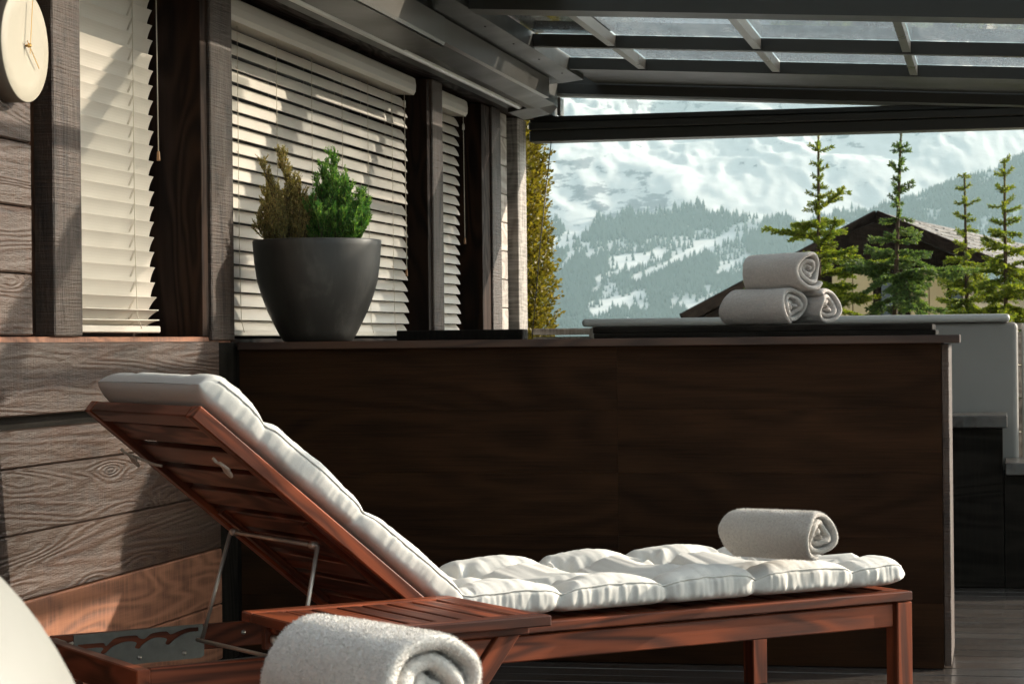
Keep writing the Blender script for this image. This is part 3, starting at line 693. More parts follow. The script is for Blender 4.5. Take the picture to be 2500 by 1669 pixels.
# middle legs towards the foot half
BD = Vector((-math.cos(rad(39.6)), 0, math.sin(rad(39.6)))); BN = Vector((math.sin(rad(39.6)), 0, math.cos(rad(39.6)))); HG = Vector((-1.40, 0, .318))
def bk(s, y, n=0): return HG + BD * s + BN * n + Vector((0, y, 0))
bf = link('backrest', None, lg); bf.empty_display_size = .05
bar('stile', bk(0.01, .02, 0), bk(.855, .02, 0), .042, .034, T, bf, BN, .003); bar('stile', bk(0.01, Wd - .02, 0), bk(.855, Wd - .02, 0), .042, .034, T, bf, BN, .003)
bar('top_rail', bk(.832, .043, .001), bk(.832, Wd - .043, .001), .045, .030, T, bf, BN, .003)
for k in range(9): bar('slat', bk(.05 + k * .0885, .043, .004), bk(.05 + k * .0885, Wd - .043, .004), .066, .016, T, bf, BN, .002)
for yy in (.10, Wd - .10): bar('batten', bk(.06, yy, -.012), bk(.44, yy, -.012), .03, .014, T, bf, BN, .002)
# steel prop
pr = link('prop_bar', None, lg); pr.empty_display_size = .05
pa = bk(.385, .095, -.034); pb = bk(.385, Wd - .095, -.034)
qa = Vector((-1.775, .095, .252)); qb = Vector((-1.80, Wd - .095, .268))
for nm, pp in (('top_rod', [pa, pb]), ('rod', [pa, qa]), ('rod', [pb, qb]), ('bottom_rod', [qb + Vector((-.004, .02, 0)), Vector((-1.75, .05, .262))])):
    tube(nm, pp, .0052, MAT['steel'], pr, 10)
for c_, nm in ((pa, 'clip'), (pb, 'clip')):
    sgn = 1 if c_ is pa else -1
    tube(nm, [c_ + Vector((0, .012 * sgn, 0)), c_ + Vector((0, .034 * sgn, 0))], .0095, MAT['steel'], pr, 10)
# notched plates on the inside of both aprons
def slot():
    up, lo = [], []
    teeth = [(-.05, .012), (.045, .010), (.125, .010)]
    top = [(-.115, .016), (-.055, .016), (-.045, .012), (-.04, .008), (-.015, .026), (.035, .028), (.047, .020), (.06, .018), (.08, .030), (.118, .032), (.13, .024), (.15, .030), (.175, .036), (.205, .036)]
    bot = [(.205, .026), (.17, .024), (.140, .010), (.125, -.002), (.115, .002), (.118, .014), (.085, .018), (.055, .004), (.045, -.006), (.034, -.002), (.038, .010), (.010, .014), (-.025, .004), (-.045, -.012), (-.056, -.008), (-.052, .004), (-.115, .004)]
    def sm2(q):
        o_ = []
        for i in range(len(q) - 1):
            p0, p1, p2, p3 = q[max(i - 1, 0)], q[i], q[i + 1], q[min(i + 2, len(q) - 1)]
            for k in range(4):
                t = k / 4; o_.append(tuple(.5 * (2 * b + (c - a) * t + (2 * a - 5 * b + 4 * c - d) * t * t + (3 * b - a - 3 * c + d) * t ** 3) for a, b, c, d in zip(p0, p1, p2, p3)))
        return o_ + [q[-1]]
    return sm2(top) + sm2(bot)
outer = [(-.125, .040), (.195 + .02, .044), (.22, .036), (.22, -.036), (.21, -.042), (-.125, -.046)]
pvx, pfx = plate_geo(outer, [slot()], .0025); pm = mesh('notched_plate', pvx, pfx, MAT['plate'])
for yy in (Wd - .0365, .0365):
    p = link('notched_plate', pm, lg, (-1.99, yy, .258), (0, rad(.0), 0))
    for sx_, sz_ in ((-.07, -.030), (.045, -.028), (.165, -.026)):
        s = lathe('bolt', [(0, .004), (.0045, .0035), (.006, .001), (.0062, 0)], MAT['steel'], p, (sx_, -.002 if yy > .3 else .002, sz_), 12); s.rotation_euler = (rad(90 if yy > .3 else -90), 0, 0)
lb_('hook_plate', (-2.168, Wd - .12, .262), (-2.162, Wd - .04, .296), 'y', MAT['plate'], None, .001)
tube('hook', [(-2.16, Wd - .11, .285), (-2.14, Wd - .10, .288), (-2.135, Wd - .075, .28), (-2.15, Wd - .055, .274)], .0035, MAT['steel'], lg, 8)
for sx_ in (-1.66,):
    s = lathe('screw', [(0, .003), (.006, .002), (.0065, 0)], MAT['steel'], lg, (sx_, Wd - .0345, .272), 12); s.rotation_euler = (rad(90), 0, 0)

# mattress: one tufted pad bent over seat and back
def mattress():
    o = thing('lounger_mattress', 'off white tufted mattress bent over the seat and back of the wooden lounger', 'mattress', FOOT + Vector((0, 0, 0)), LA)
    UL = 2.27; rows = [.20, .50, .80, 1.10, 1.40, 1.765, 2.075]; cols = [.175, .35, .525]
    tilt = rad(39.6); u0, u1 = 1.297, 1.487                                 # where it bends
    nu, na = 620, 112
    us = np.linspace(0, UL, nu); du = us[1] - us[0]
    th = np.clip((us - u0) / (u1 - u0), 0, 1); th = tilt * th * th * (3 - 2 * th)
    px = .010 - np.concatenate([[0], np.cumsum(np.cos(th[:-1]) * du)]); pz = .334 + np.concatenate([[0], np.cumsum(np.sin(th[:-1]) * du)])
    # shift the raised part down onto the slats
    nx, nz = np.sin(th), np.cos(th)
    ang = np.linspace(0, 2 * math.pi, na, endpoint=False)
    U, A = np.meshgrid(us, ang, indexing='ij')
    c_, s_ = np.cos(A), np.sin(A)
    e = .30
    X = np.sign(c_) * np.abs(c_) ** e; Y = np.sign(s_) * np.abs(s_) ** .62          # cross-section, flat below and full above
    rowd = np.min([np.abs(U - r + .012 * np.sin(A * 2 + r * 9)) for r in rows], 0)
    endf = np.clip(1 - ((np.clip(.075 - U, 0, 1) / .075) ** 2.2), 0, 1) ** .5 * np.clip(1 - ((np.clip(U - (UL - .06), 0, 1) / .06) ** 2.2), 0, 1) ** .5
    pinch = np.exp(-(rowd / .016) ** 1.5) * np.where(U > 1.36, .5, 1.0)
    half = (Wd / 2 - .012) - .016 * pinch - .03 * np.exp(-U / .03) - .012 * np.exp(-(UL - U) / .03)
    cy = Wd / 2 + X * half
    seat = np.where(U < 1.345, 1, 0)
    Tt = np.where(U > 1.36, .098, .108) + .014 * np.exp(-((U - 2.11) / .13) ** 2) - .010 * np.exp(-((U - .09) / .1) ** 2)
    topf = np.clip(s_, 0, 1) ** .45
    tuft = np.zeros_like(U); star = np.zeros_like(U)
    for ri, r in enumerate(rows):
        for ci, c in enumerate(cols):
            jr, jc = random.uniform(-.012, .012), random.uniform(-.012, .012)
            dx_, dy_ = U - r - jr, cy - c - jc; d = np.hypot(dx_, dy_ * .95); t_ = np.arctan2(dy_, dx_)
            tuft = np.maximum(tuft, np.exp(-(d / .056) ** 1.0) * random.uniform(.85, 1.1))
            ph = random.uniform(0, 6.28); ph2 = random.uniform(0, 6.28)
            star += np.exp(-((d - .045) / .042) ** 2) * (np.sin(6 * t_ + ph) + .8 * np.sin(11 * t_ + ph2 + d * 20))
    crease = np.exp(-(rowd / .030) ** 1.2); cd_ = np.min([np.abs(cy - c) for c in cols], 0); ccr = np.exp(-(np.abs(cd_ + .010 * np.sin(U * 31)) / .034) ** 1.2)
    bkf = np.where(U > 1.36, .5, 1.0); top = Tt * (1 - .86 * tuft * np.where(U > 1.36, .7, 1) - .26 * crease * bkf - .34 * ccr * np.where(U > 1.36, .3, 1) * (1 - .6 * crease)); top = np.maximum(top, .014) + np.where(U > 1.36, .003, .0115) * star
    lump = fbm(U * 9 + 3, cy * 9, 3) - .5; top += .007 * lump
    zc = np.where(s_ >= 0, .040 + (top - .040) * np.abs(Y), .040 - .036 * np.abs(Y))
    zc = .036 + (zc - .036) * endf * (1 - .12 * pinch)
    # gathered folds along the side seam
    sidew = np.exp(-((np.abs(c_) - 1) / .10) ** 2) * np.clip(1 - pinch, 0, 1)
    fold = (fbm(U * 34, A * 1.1 + np.sign(c_) * 5, 3) - .5) + .6 * (fbm(U * 70 + 4, A * .8, 2) - .5)
    cy = cy + np.sign(c_) * sidew * fold * np.where(U > 1.36, .0065, .012)
    seam = np.exp(-((A - .30) / .025) ** 2) + np.exp(-((A - (math.pi - .30)) / .025) ** 2)
    zc += (fbm(U * 34, cy * 9, 4) - .5) * .008 * topf
    cy -= np.sign(c_) * seam * .0035
    P = np.stack([px[:, None] + nx[:, None] * zc, cy, pz[:, None] + nz[:, None] * zc], -1).reshape(-1, 3)
    i = np.arange(nu - 1)[:, None] * na; j = np.arange(na)[None]; f = np.stack([i + j, i + (j + 1) % na, i + na + (j + 1) % na, i + na + j], -1).reshape(-1, 4)[:, ::-1]
    P2 = np.vstack([P, P[:na].mean(0), P[-na:].mean(0)]); nP = len(P)
    me = mesh_np('pad', P2, f, MAT['cotton'], True)
    padob = link('pad', me, o); G = P.reshape(nu, na, 3)
    for av in (.34, math.pi - .34):
        k = int(round(av / (2 * math.pi) * na)); tube('piping', [tuple(p) for p in G[6:-6:4, k]], .0026, MAT['cotton'], padob, 6)
    for r0, idx in ((0, nP), (nP - na, nP + 1)):
        pass
    vs = [tuple(p) for p in P[:na]]; link('end_seam', mesh('end_seam', vs, [tuple(range(na))], MAT['cotton'], True), o)
    vs = [tuple(p) for p in P[-na:]]; link('end_seam', mesh('end_seam', vs, [tuple(range(na))], MAT['cotton'], True), o)
    # bows tied round the stiles, seen on the underside
    for yy, sg in ((.085, 1), (Wd - .03, -1)):
        c = bk(.70, yy, -.036); ax = BD; cr = Vector((0, 1, 0))
        loop1 = [c + cr * (-.004) + ax * 0, c - cr * .020 + ax * .014 - BN * .004, c - cr * .034 + ax * .004 - BN * .006, c - cr * .026 - ax * .012 - BN * .004, c]
        loop2 = [c, c + cr * .008 - ax * .020 - BN * .004, c + cr * .003 - ax * .036 - BN * .006, c - cr * .008 - ax * .026 - BN * .004, c]
        tail = [c, c - cr * .002 + ax * .014 - BN * .003, c + cr * .004 + ax * .026]
        band = [c, c + cr * .022 - ax * .012 + BN * .006, c + cr * .05 - ax * .038 + BN * .012, c + cr * .078 - ax * .06 + BN * .016] if sg > 0 else [c, c - cr * .022 - ax * .015 + BN * .004, c - cr * .05 - ax * .045 + BN * .010, c - cr * .075 - ax * .06 + BN * .016]
        vs, fs = [], []
        def sm(pts):
            out = []
            for i in range(len(pts) - 1):
                p0, p1, p2, p3 = pts[max(i - 1, 0)], pts[i], pts[i + 1], pts[min(i + 2, len(pts) - 1)]
                for k in range(6):
                    t = k / 6; out.append(.5 * ((2 * p1) + (p2 - p0) * t + (2 * p0 - 5 * p1 + 4 * p2 - p3) * t * t + (3 * p1 - p0 - 3 * p2 + p3) * t ** 3))
            return out + [pts[-1]]
        for q in (loop1, loop2, tail, band):
            a, b = tube_geo(sm(q), .0036, 7); n0 = len(vs); vs += a; fs += [tuple(k + n0 for k in ff) for ff in b]
        link('tie', mesh('tie', vs, fs, MAT['tie'], True), o)
mattress()

# ------------------------------------------------------------------ rolled towels
def towel(label, end, dirn, L, R, mat, turns, seed, group=None, fuzz=.0022, nf=16000, squash=.94, flat=None, start=0.0, core=.12, edge=.010):
    """end: centre of the spiral end, dirn: from that end into the roll"""
    Rn = random.Random(seed); d = Vector(dirn).normalized(); up = Vector((0, 0, 1)); s = d.cross(up).normalized(); up = s.cross(d)
    o = thing('rolled_towel', label, 'towel', end, 0, group)
    na = int(46 * turns); nl = 22
    t = np.linspace(0, 1, na); phi = start - t * turns * 2 * math.pi
    pitch = R * (1 - core) / turns; rc = R - pitch * .5 - t * turns * pitch
    rc = np.maximum(rc, R * core * .6)
    wob = np.array([mn.noise((math.cos(p) * 1.3 + seed, math.sin(p) * 1.3, k * 2.2)) for k, p in zip(t * turns, phi)])
    inner = np.clip((t - .35) / .65, 0, 1)
    rc = rc + wob * (R * .035 + R * .10 * inner)
    th = pitch * .38 * (1 - .12 * np.abs(wob))
    prof = []
    for r in (rc + th, (rc - th)[::-1]): prof.append(r)
    ph = np.concatenate([phi, phi[::-1]]); pr_ = np.concatenate(prof); n = len(ph)
    ls = np.concatenate([[0, .012, .03, .06], np.linspace(.12, .9, nl - 8), [.94, .97, .988, 1.0]])
    shr = np.interp(ls, [0, .012, .03, .06, .94, .97, .988, 1], [.35, .75, .95, 1, 1, .95, .75, .35])
    V = np.zeros((len(ls), n, 3)); mid = np.concatenate([rc, rc[::-1]])
    for i, (l, sh) in enumerate(zip(ls, shr)):
        r = mid + (pr_ - mid) * sh
        for j in range(n):
            a = ph[j]; nz = mn.noise((math.cos(a) * 2.1 + seed, math.sin(a) * 2.1, l * 3.0)); rr_ = r[j] * (1 + .030 * nz * min(1, r[j] / R * 1.2))
            tuck = edge * math.sin(a * 1.7 + seed + (mid[j] / R) * 5) * (1 if l < .5 else -1) * max(0, 1 - min(l, 1 - l) / .12) - (.02 * (1 - mid[j] / R) ** 2 * (1 if l < .5 else -1)) * -max(0, 1 - min(l, 1 - l) / .3)
            x = rr_ * math.cos(a); z_ = rr_ * math.sin(a) * squash
            if flat is not None: z_ = max(z_, -flat + .1 * (z_ + flat)) if z_ < -flat else z_
            p = s * x + up * z_ + d * (l * L + tuck); V[i, j] = p
    P = V.reshape(-1, 3); i = np.arange(len(ls) - 1)[:, None] * n; j = np.arange(n)[None]
    f = np.stack([i + j, i + (j + 1) % n, i + n + (j + 1) % n, i + n + j], -1).reshape(-1, 4)
    h = n // 2; caps = []
    for base in (0, (len(ls) - 1) * n):
        q = np.arange(h - 1); c = np.stack([base + q, base + q + 1, base + n - 2 - q, base + n - 1 - q], -1)
        caps.append(c if base else c[:, ::-1])
    f = np.vstack([f] + caps)
    # terry pile: short blades standing on the cloth
    tri = P[f]; e1 = tri[:, 1] - tri[:, 0]; e2 = tri[:, 3] - tri[:, 0]; nr = np.cross(e1, e2); ar = np.linalg.norm(nr, axis=1); nrm = nr / np.maximum(ar[:, None], 1e-12)
    rg_ = np.random.default_rng(seed); pick = rg_.choice(len(f), nf, p=ar / ar.sum()); a = rg_.random((nf, 1)); b = rg_.random((nf, 1))
    q = tri[pick]; pos = q[:, 0] * (1 - a) * (1 - b) + q[:, 1] * a * (1 - b) + q[:, 2] * a * b + q[:, 3] * (1 - a) * b
    nn = nrm[pick] * (1.0 if (tri.mean(1) - P.mean(0) + 0 * nr).ravel().dot(nr.ravel()) > 0 else -1.0)
    dv = nn + rg_.normal(0, .6, (nf, 3)); dv /= np.linalg.norm(dv, axis=1)[:, None]
    sd = np.cross(dv, rg_.normal(0, 1, (nf, 3))); sd /= np.linalg.norm(sd, axis=1)[:, None]
    wd = fuzz * .13; tip = pos + dv * fuzz * rg_.uniform(.5, 1.3, (nf, 1))
    FV = np.stack([pos - sd * wd, pos + sd * wd, tip + sd * wd * .5, tip - sd * wd * .5], 1).reshape(-1, 3)
    n0 = len(P); FF = np.arange(nf * 4).reshape(-1, 4) + n0
    me = mesh_np('terry_cloth', np.vstack([P, FV]), np.vstack([f if (tri.mean(1) - P.mean(0)).ravel().dot(nr.ravel()) > 0 else f[:, ::-1], FF]), mat, True)
    link('terry_cloth', me, o)
    return o
GT = 'rolled grey towels stacked on the counter'
bd = Vector((-.79, .613, 0)); bz = 1.0525
towel('rolled grey towel on top of the stack of three on the counter', (1.836, 7.185, bz + .176), (-.80, .60, -.015), .255, .073, MAT['terry_grey'], 3.1, 3, GT, .0022, 26000, .98, None, -.7, .14)
towel('rolled grey towel at the lower left of the stack on the counter', (1.785, 7.165, bz + .061), (-.80, .60, 0), .270, .070, MAT['terry_grey'], 3.1, 5, GT, .0022, 26000, .96, .0605, -2.0, .14)
towel('rolled grey towel at the lower right of the stack, half hidden by the other two', (1.888, 7.225, bz + .0575), (-.80, .60, 0), .255, .065, MAT['terry_grey'], 3.1, 8, GT, .0022, 22000, .96, .057, 2.3, .14)
towel('single beige grey rolled towel lying on the foot of the lounger mattress', (1.962, 5.86, .505), (-.80, .60, -.02), .30, .079, MAT['terry_beige'], 3.1, 13, None, .0030, 50000, .92, .064, -1.7, .12)
towel('large pale grey fluffy rolled towel close in front of the side table', (1.722, 2.735, .574), (-.80, .60, .015), .275, .091, MAT['terry_pale'], 2.9, 17, None, .0027, 120000, .94, .078, -2.3, .12)
stl = thing('stool', 'small wooden stool carrying the large towel in the foreground', 'stool', (1.66, 2.80, 0), rad(20))
board('seat', (-.17, -.17, .462), (.17, .17, .496), T, stl, 'x', .004, False)
for a in (-1, 1):
    for b in (-1, 1): board('leg', (a * .13 - .02, b * .13 - .02, 0), (a * .13 + .02, b * .13 + .02, .46), T, stl, 'z', .003, False)

# ------------------------------------------------------------------ folding side table
tz = .412
tl = thing('side_table', 'slatted red brown folding side table standing in front of the lounger', 'table', FOOT, LA)
A0, A1, B0, B1 = -1.955, -1.425, -.475, .0
def tbrd(nm, lo, hi, g='x', bev=.003): return board(nm, lo, hi, T, tl, g, bev, False)
tbrd('top_rail', (A0, B1 - .052, tz - .024), (A1, B1, tz)); tbrd('top_rail', (A0, B0, tz - .024), (A1, B0 + .052, tz))
tbrd('end_board', (A0, B0 + .053, tz - .024), (A0 + .075, B1 - .053, tz - .0006), 'y'); tbrd('end_board', (A1 - .062, B0 + .053, tz - .024), (A1, B1 - .053, tz - .0006), 'y')
x = A0 + .084; n = 6; w = (A1 - .062 - .010 - x - .011 * (n - 1)) / n
for k in range(n): tbrd('slat', (x + k * (w + .011), B0 + .053, tz - .022), (x + k * (w + .011) + w, B1 - .053, tz - .002), 'y', .002)
for yy in (B0 + .075, B1 - .085):
    bar('leg', (A1 - .055, yy, tz - .026), (A1 - .36, yy, .0), .022, .045, T, tl, (1, 0, .9)); bar('leg', (A0 + .06, yy + .026, tz - .026), (A0 + .36, yy + .026, .0), .022, .045, T, tl, (-1, 0, .9))
    tbrd('batten', (A0 + .03, yy - .03, tz - .045), (A1 - .03, yy - .012, tz - .0245))
bar('stretcher', (A1 - .30, B0 + .09, .10), (A1 - .30, B1 - .09, .10), .03, .018, T, tl)
kb = lathe('knob', [(0, .014), (.006, .013), (.012, .008), (.012, .0), (.004, 0)], MAT['steel'], tl, (A0 + .052, B1 - .06, tz - .062), 16); kb.rotation_euler = (rad(90), 0, rad(20))
tbrd('bracket', (A0 + .03, B1 - .058, tz - .085), (A0 + .075, B1 - .04, tz - .0245), 'z')

# ------------------------------------------------------------------ white padded seat close to the camera
pf = thing('padded_seat', 'white rounded padded seat, out of focus close at the lower left', 'seat', (1.36, 1.66, .022))
V = []; F = []; nu, nv = 64, 40
for j in range(nv + 1):
    v = -math.pi / 2 + math.pi * j / nv
    for i in range(nu):
        u = 2 * math.pi * i / nu; cv = math.copysign(abs(math.cos(v)) ** .72, math.cos(v)); sv = math.copysign(abs(math.sin(v)) ** .8, math.sin(v))
        r = .345 * (1 + .012 * mn.noise((math.cos(u) * 2, math.sin(u) * 2, v * 2))); V.append((r * cv * math.cos(u), r * cv * math.sin(u), .47 + .40 * sv))
for j in range(nv):
    for i in range(nu): F.append((j * nu + i, j * nu + (i + 1) % nu, (j + 1) * nu + (i + 1) % nu, (j + 1) * nu + i))
link('cushion', mesh('cushion', V, F, MAT['white'], True), pf); lathe('base', [(0, 0), (.22, 0), (.22, .06), (.1, .10)], T, pf)

# ------------------------------------------------------------------ trees beyond the terrace
GZ = -1.1
def leafcloud(P, Dr, size, rs, aspect=.35):
    n = len(P); sd = np.cross(Dr, rs.normal(0, 1, (n, 3))); sd /= np.maximum(np.linalg.norm(sd, axis=1)[:, None], 1e-9); sz = size[:, None]
    v = np.stack([P, P + Dr * sz * .5 + sd * sz * aspect, P + Dr * sz, P + Dr * sz * .5 - sd * sz * aspect], 1).reshape(-1, 3)
    return v, np.arange(n * 4).reshape(-1, 4)
def hedge(cx, cy, R0, H, seed):
    rs = np.random.default_rng(seed); o = thing('thuja_hedge', 'tall golden green thuja column behind the far window corner', 'hedge', (cx, cy, GZ))
    tube('trunk', [(0, 0, 0), (.01, 0, H * .5), (0, 0, H * .95)], [.05, .035, .01], MAT['bark'], o)
    N = 11000; z = rs.uniform(.05, 1, N); th_ = rs.uniform(0, 2 * math.pi, N)
    lob = np.array([mn.noise((math.cos(a) * 2.2, math.sin(a) * 2.2, q * H * 2.6)) for a, q in zip(th_, z)])
    Rz = R0 * np.interp(z, [0, .15, .55, .8, 1], [.85, 1, 1.0, .82, .12]) * (1 + .20 * lob); r = Rz * np.sqrt(rs.uniform(.35, 1, N))
    c = np.stack([r * np.cos(th_), r * np.sin(th_), z * H], -1); out = np.stack([np.cos(th_), np.sin(th_), np.zeros(N)], -1)
    d = out * rs.uniform(.2, .9, (N, 1)) + np.array([0, 0, 1]) * rs.uniform(.4, 1, (N, 1)) + rs.normal(0, .25, (N, 3)); d /= np.linalg.norm(d, axis=1)[:, None]
    k = 11; t = np.tile(np.linspace(0, 1, k), N); ii = np.repeat(np.arange(N), k); L = rs.uniform(.05, .11, N)[ii]
    P = c[ii] + d[ii] * (t * L)[:, None] + rs.normal(0, .006, (N * k, 3)); D = d[ii] + rs.normal(0, .55, (N * k, 3)); D /= np.linalg.norm(D, axis=1)[:, None]
    v, f = leafcloud(P, D, rs.uniform(.018, .034, N * k), rs, .34); link('foliage', mesh_np('foliage', v, f, MAT['thuja']), o)
hedge(-.565, 13.3, .325, 4.8, 4)
def spruce(label, top, zt, lean, seed, mat, spec, needle=.015, droop=.0, shoot=(.06, .11)):
    """top (x,y) and height zt of the tip; spec: list of (height below the tip, branch length, branches)"""
    R = random.Random(seed); rs = np.random.default_rng(seed); bx, by = top[0] - lean[0], top[1] - lean[1]
    o = thing('spruce_tree', label, 'tree', (bx, by, GZ), 0, 'young spruces beyond the terrace'); H = zt - GZ
    tv, tf = [], []
    def ax(h): t = h / H; return Vector((lean[0] * t ** 1.5, lean[1] * t ** 1.5, h))
    pts = [ax(H * k / 14) for k in range(15)]; link('trunk', mesh('trunk', *tube_geo(pts, [.030 * (1 - k / 14) ** .9 + .0045 for k in range(15)], 8), MAT['bark'], True), o)
    BV, BF = [], []; shoots = []
    def limb(p, d, L, depth):
        n = max(2, int(L / .05)); q = p.copy(); d = d.copy(); pl = [q.copy()]; side = d.cross(Vector((0, 0, 1))).normalized()
        for k in range(n):
            t = (k + 1) / n; d = (d + Vector((R.uniform(-.16, .16), R.uniform(-.16, .16), R.uniform(-.10, .08) + (.06 if t > .6 else -.05 - droop)))).normalized(); q2 = q + d * (L / n)
            shoots.append((q.copy(), q2.copy(), 1.0))
            if depth and t < .97:
                for sg in (-1, 1):
                    if R.random() < .95:
                        dd = (d * .8 + side * sg * R.uniform(.6, 1.0) + Vector((0, 0, R.uniform(-.35, .25) - droop * 2))).normalized(); l2 = min(L * .45, R.uniform(*shoot)) * (1.15 - .5 * t) * (1.6 if L > .45 else 1)
                        if l2 > .10 and depth > 1: limb(q2, dd, l2, 1)
                        else: shoots.append((q2.copy(), q2 + dd * l2, .95)); 
            q = q2; pl.append(q.copy())
        v, f = tube_geo(pl, [.0022 + .006 * L * (1 - i / len(pl)) for i in range(len(pl))], 5); n0 = len(BV); BV.extend(v); BF.extend([tuple(i + n0 for i in ff) for ff in f])
    for dz, L, nb in spec:
        a0 = R.uniform(0, 6.28)
        for k in range(nb):
            az = a0 + 6.283 * k / nb + R.uniform(-.35, .35); e = R.uniform(.15, .9) if dz < .5 else R.uniform(-.25, .55)
            limb(ax(H - dz + R.uniform(-.05, .05) * min(1, dz * 2)), Vector((math.cos(az), math.sin(az), e - droop)).normalized(), L * R.uniform(.45, 1.3), 2 if L > .3 else (1 if L > .13 else 0))
    for k in range(12): shoots.append((ax(H - .05 * k - .05), ax(H - .05 * k), .65))
    a = np.array([s[0] for s in shoots]); b = np.array([s[1] for s in shoots]); sc = np.array([s[2] for s in shoots]); L = np.linalg.norm(b - a, axis=1); k = np.clip((L / .0009).astype(int), 14, 150)
    ii = np.repeat(np.arange(len(a)), k); t = rs.random(len(ii)); dr = ((b - a) / L[:, None])[ii]; rn = rs.normal(0, 1, (len(ii), 3)); rn -= dr * (rn * dr).sum(1)[:, None]; rn /= np.linalg.norm(rn, axis=1)[:, None]
    D = dr * .62 + rn * .78; D /= np.linalg.norm(D, axis=1)[:, None]
    v, f = leafcloud(a[ii] + (b - a)[ii] * t[:, None], D, needle * sc[ii] * rs.uniform(.75, 1.15, len(ii)), rs, .13)
    bq = np.array([q for q in BF if len(q) == 4]) + len(v); me = mesh_np('crown', np.vstack([v, np.array([tuple(p) for p in BV])]), np.vstack([f, bq]), mat)
    me.materials.append(MAT['bark']); mi = np.zeros(len(me.polygons), np.int32); mi[len(f):] = 1; me.polygons.foreach_set('material_index', mi)
    link('crown', me, o)
S1 = [(.04, .10, 4), (.16, .09, 4), (.27, .055, 4), (.36, .07, 4), (.44, .09, 5), (.55, .34, 5), (.64, .22, 4), (.74, .36, 5), (.86, .24, 4), (.98, .48, 5), (1.10, .36, 4), (1.22, .50, 4), (1.36, .44, 4), (1.5, .55, 4), (1.7, .6, 4), (1.95, .65, 4), (2.3, .75, 5), (2.7, .8, 5)]
spruce('spruce with yellow green shoots directly behind the stacked towels', (1.338, 14.089), 2.33, (.015, 0), 21, MAT['spruce_a'], S1, .024)
S2 = [(.03, .07, 5), (.17, .075, 5), (.29, .075, 5), (.37, .08, 5), (.44, .09, 5), (.53, .09, 5), (.62, .10, 5), (.70, .14, 5), (.80, .36, 5), (.90, .42, 5), (.98, .28, 4), (1.08, .38, 4), (1.2, .28, 3), (1.34, .40, 4), (1.5, .42, 3), (1.7, .45, 4), (1.95, .5, 4), (2.3, .7, 5), (2.7, .75, 5)]
spruce('tall blue green spruce with a leaning bare-looking top in front of the chalet gable', (1.862, 13.69), 2.30, (.11, .02), 34, MAT['spruce_b'], S2, .024, .02)
S3 = [(.02, .04, 3), (.10, .07, 3), (.2, .08, 4), (.30, .09, 4), (.4, .10, 5), (.5, .13, 6), (.58, .16, 6), (.66, .18, 6), (.74, .22, 6), (.84, .26, 7), (.94, .28, 7), (1.04, .3, 7), (1.15, .3, 7), (1.3, .32, 7), (1.5, .36, 7), (1.8, .4, 7), (2.2, .45, 7), (2.6, .5, 6)]
spruce('slim drooping spruce, second from the right beyond the hot tub', (2.213, 14.79), 2.06, (-.02, 0), 55, MAT['spruce_a'], S3, .023, .08)
spruce('slim drooping spruce farthest to the right beyond the hot tub', (2.462, 14.33), 2.11, (.0, 0), 67, MAT['spruce_a'], [(a, b * 1.15, c) for a, b, c in S3], .024, .06)

# ------------------------------------------------------------------ chalet beyond the garden
ch = thing('chalet', 'dark timber chalet with wide grey shingle roof and pale yellow shutters', 'house', (.5, 34, 0))
A_, E1, RR, Rg = Vector((.658, 34.3, 2.89)), Vector((-1.95, 31.9, 1.36)), Vector((2.9, 33.0, 1.87)), Vector((3.0, 49.0, 2.95))
E1b = E1 + (Rg - A_); RRb = RR + (Rg - A_)
def slab(nm, quad, t, m, par=ch):
    n = (quad[1] - quad[0]).cross(quad[2] - quad[0]).normalized()
    if n.z < 0: n = -n
    v = [p - par.location for p in quad] + [p - n * t - par.location for p in quad]
    return link(nm, mesh(nm, v, [(0, 1, 2, 3), (7, 6, 5, 4), (0, 4, 5, 1), (1, 5, 6, 2), (2, 6, 7, 3), (3, 7, 4, 0)], m), par)
msh = M('weathered shingles'); vv = msh.coords((7, 3, 7), False); f1 = msh.noise(vv, 1, 5, .7); msh.set(msh.ramp(f1, [(.32, (.10, .093, .085)), (.68, (.30, .285, .265))]), .85, 0, .2); msh.bump(f1, .6, .05)
slab('roof', [A_, Rg, E1b, E1], .10, MAT['chalet_wood']); rfc = slab('roof', [A_, RR, RRb, Rg], .10, msh.m)
# shingle courses on the visible slope
nsh = 0
for r in range(9):
    for k in range(15):
        u0, u1 = k / 15, (k + 1) / 15 - .004; w0, w1 = r / 9, (r + 1) / 9 + .02
        jit = random.uniform(-.01, .012); P = lambda u, w, up: A_ + (Rg - A_) * u + (RR - A_) * min(w, 1.02) + Vector((0, 0, up))
        q = [P(u0, w0, .015), P(u1, w0, .015), P(u1, w1 + jit, .045 + jit), P(u0, w1 + jit, .045)]
        s = slab('shingle', q, .02, msh.m, ch); s.parent = rfc
bar('bargeboard', A_ + Vector((0, -.08, -.05)) - ch.location, E1 + Vector((0, -.08, -.05)) - ch.location, .05, .16, MAT['chalet_wood'], ch); bar('bargeboard', A_ + Vector((0, -.08, -.05)) - ch.location, RR + Vector((0, -.08, -.05)) - ch.location, .05, .16, MAT['chalet_wood'], ch)
bar('bargeboard', A_ + Vector((0, .25, -.16)) - ch.location, E1 + Vector((.1, .25, -.16)) - ch.location, .05, .12, MAT['chalet_wood'], ch)
wa, wb_ = Vector((-1.05, 33.3, 0)), Vector((1.92, 34.35, 0)); wd = (wb_ - wa)
def wallpt(t, z, off=0): n = Vector((wd.y, -wd.x, 0)).normalized(); return wa + wd * t + Vector((0, 0, z)) + n * off - ch.location
def roofz(t): p = wa + wd * t; return min(A_.z - .16 - max(0, (A_.x - p.x)) * .60, A_.z - .14 - max(0, p.x - A_.x) * .46)
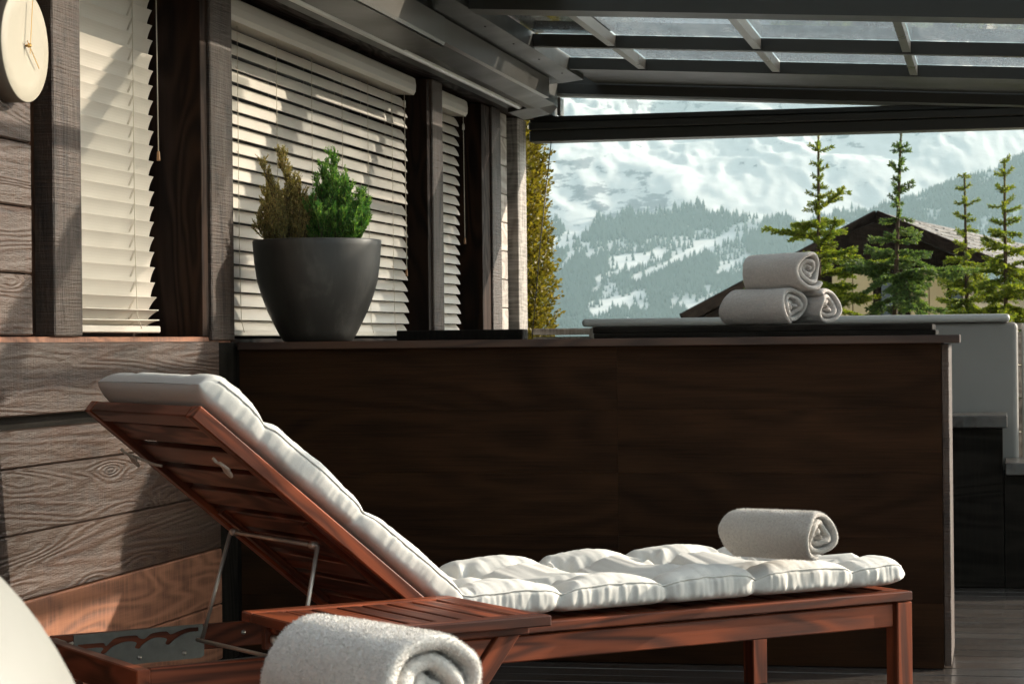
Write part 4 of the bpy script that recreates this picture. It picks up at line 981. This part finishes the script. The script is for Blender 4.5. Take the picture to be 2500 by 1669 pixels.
def prism(nm, pts, m, th=.12):
    n = Vector((wd.y, -wd.x, 0)).normalized(); k = len(pts); v = [wallpt(t, z, 0) for t, z in pts] + [wallpt(t, z, -th) for t, z in pts]
    return link(nm, mesh(nm, v, [tuple(range(k)), tuple(range(2 * k - 1, k - 1, -1))] + [(i, k + i, k + (i + 1) % k, (i + 1) % k) for i in range(k)], m), ch)
ta = (A_.x - wa.x) / wd.x
prism('gable', [(0, 1.98), (1, 1.98), (1, roofz(1)), (ta, roofz(ta)), (0, max(1.99, roofz(0)))], MAT['chalet_wood'])
prism('wall', [(0, -3.5), (1, -3.5), (1, 1.977), (0, 1.977)], MAT['chalet_wood'])
sw_ = wallpt(1, 0); link('side_wall', mesh('side_wall', [sw_ + Vector((0, 0, -3.5)), sw_ + Vector((2.2, 14, -3.5)), sw_ + Vector((2.2, 14, 1.9)), sw_ + Vector((0, 0, 1.9)), sw_ + Vector((-.1, 0, -3.5)), sw_ + Vector((2.1, 14, -3.5)), sw_ + Vector((2.1, 14, 1.9)), sw_ + Vector((-.1, 0, 1.9))], [(0, 1, 2, 3), (7, 6, 5, 4), (0, 4, 5, 1), (1, 5, 6, 2), (2, 6, 7, 3), (3, 7, 4, 0)], MAT['chalet_wall']), ch)
for t0, t1 in ((.36, .455), (.46, .555), (.74, .825), (.83, .915)):
    v = [wallpt(t, z, o) for o in (.03, .07) for t, z in ((t0, 1.05), (t1, 1.05), (t1, 1.96), (t0, 1.96))]
    link('shutter', mesh('shutter', v, [(0, 1, 2, 3), (7, 6, 5, 4), (0, 4, 5, 1), (1, 5, 6, 2), (2, 6, 7, 3), (3, 7, 4, 0)], MAT['shutter']), ch)
for t0, t1 in ((.60, .68), (.94, .99)):
    v = [wallpt(t, z, o) for o in (.012, .03) for t, z in ((t0, 1.1), (t1, 1.1), (t1, 1.9), (t0, 1.9))]
    link('window', mesh('window', v, [(0, 1, 2, 3), (7, 6, 5, 4), (0, 4, 5, 1), (1, 5, 6, 2), (2, 6, 7, 3), (3, 7, 4, 0)], MAT['glassdark']), ch)
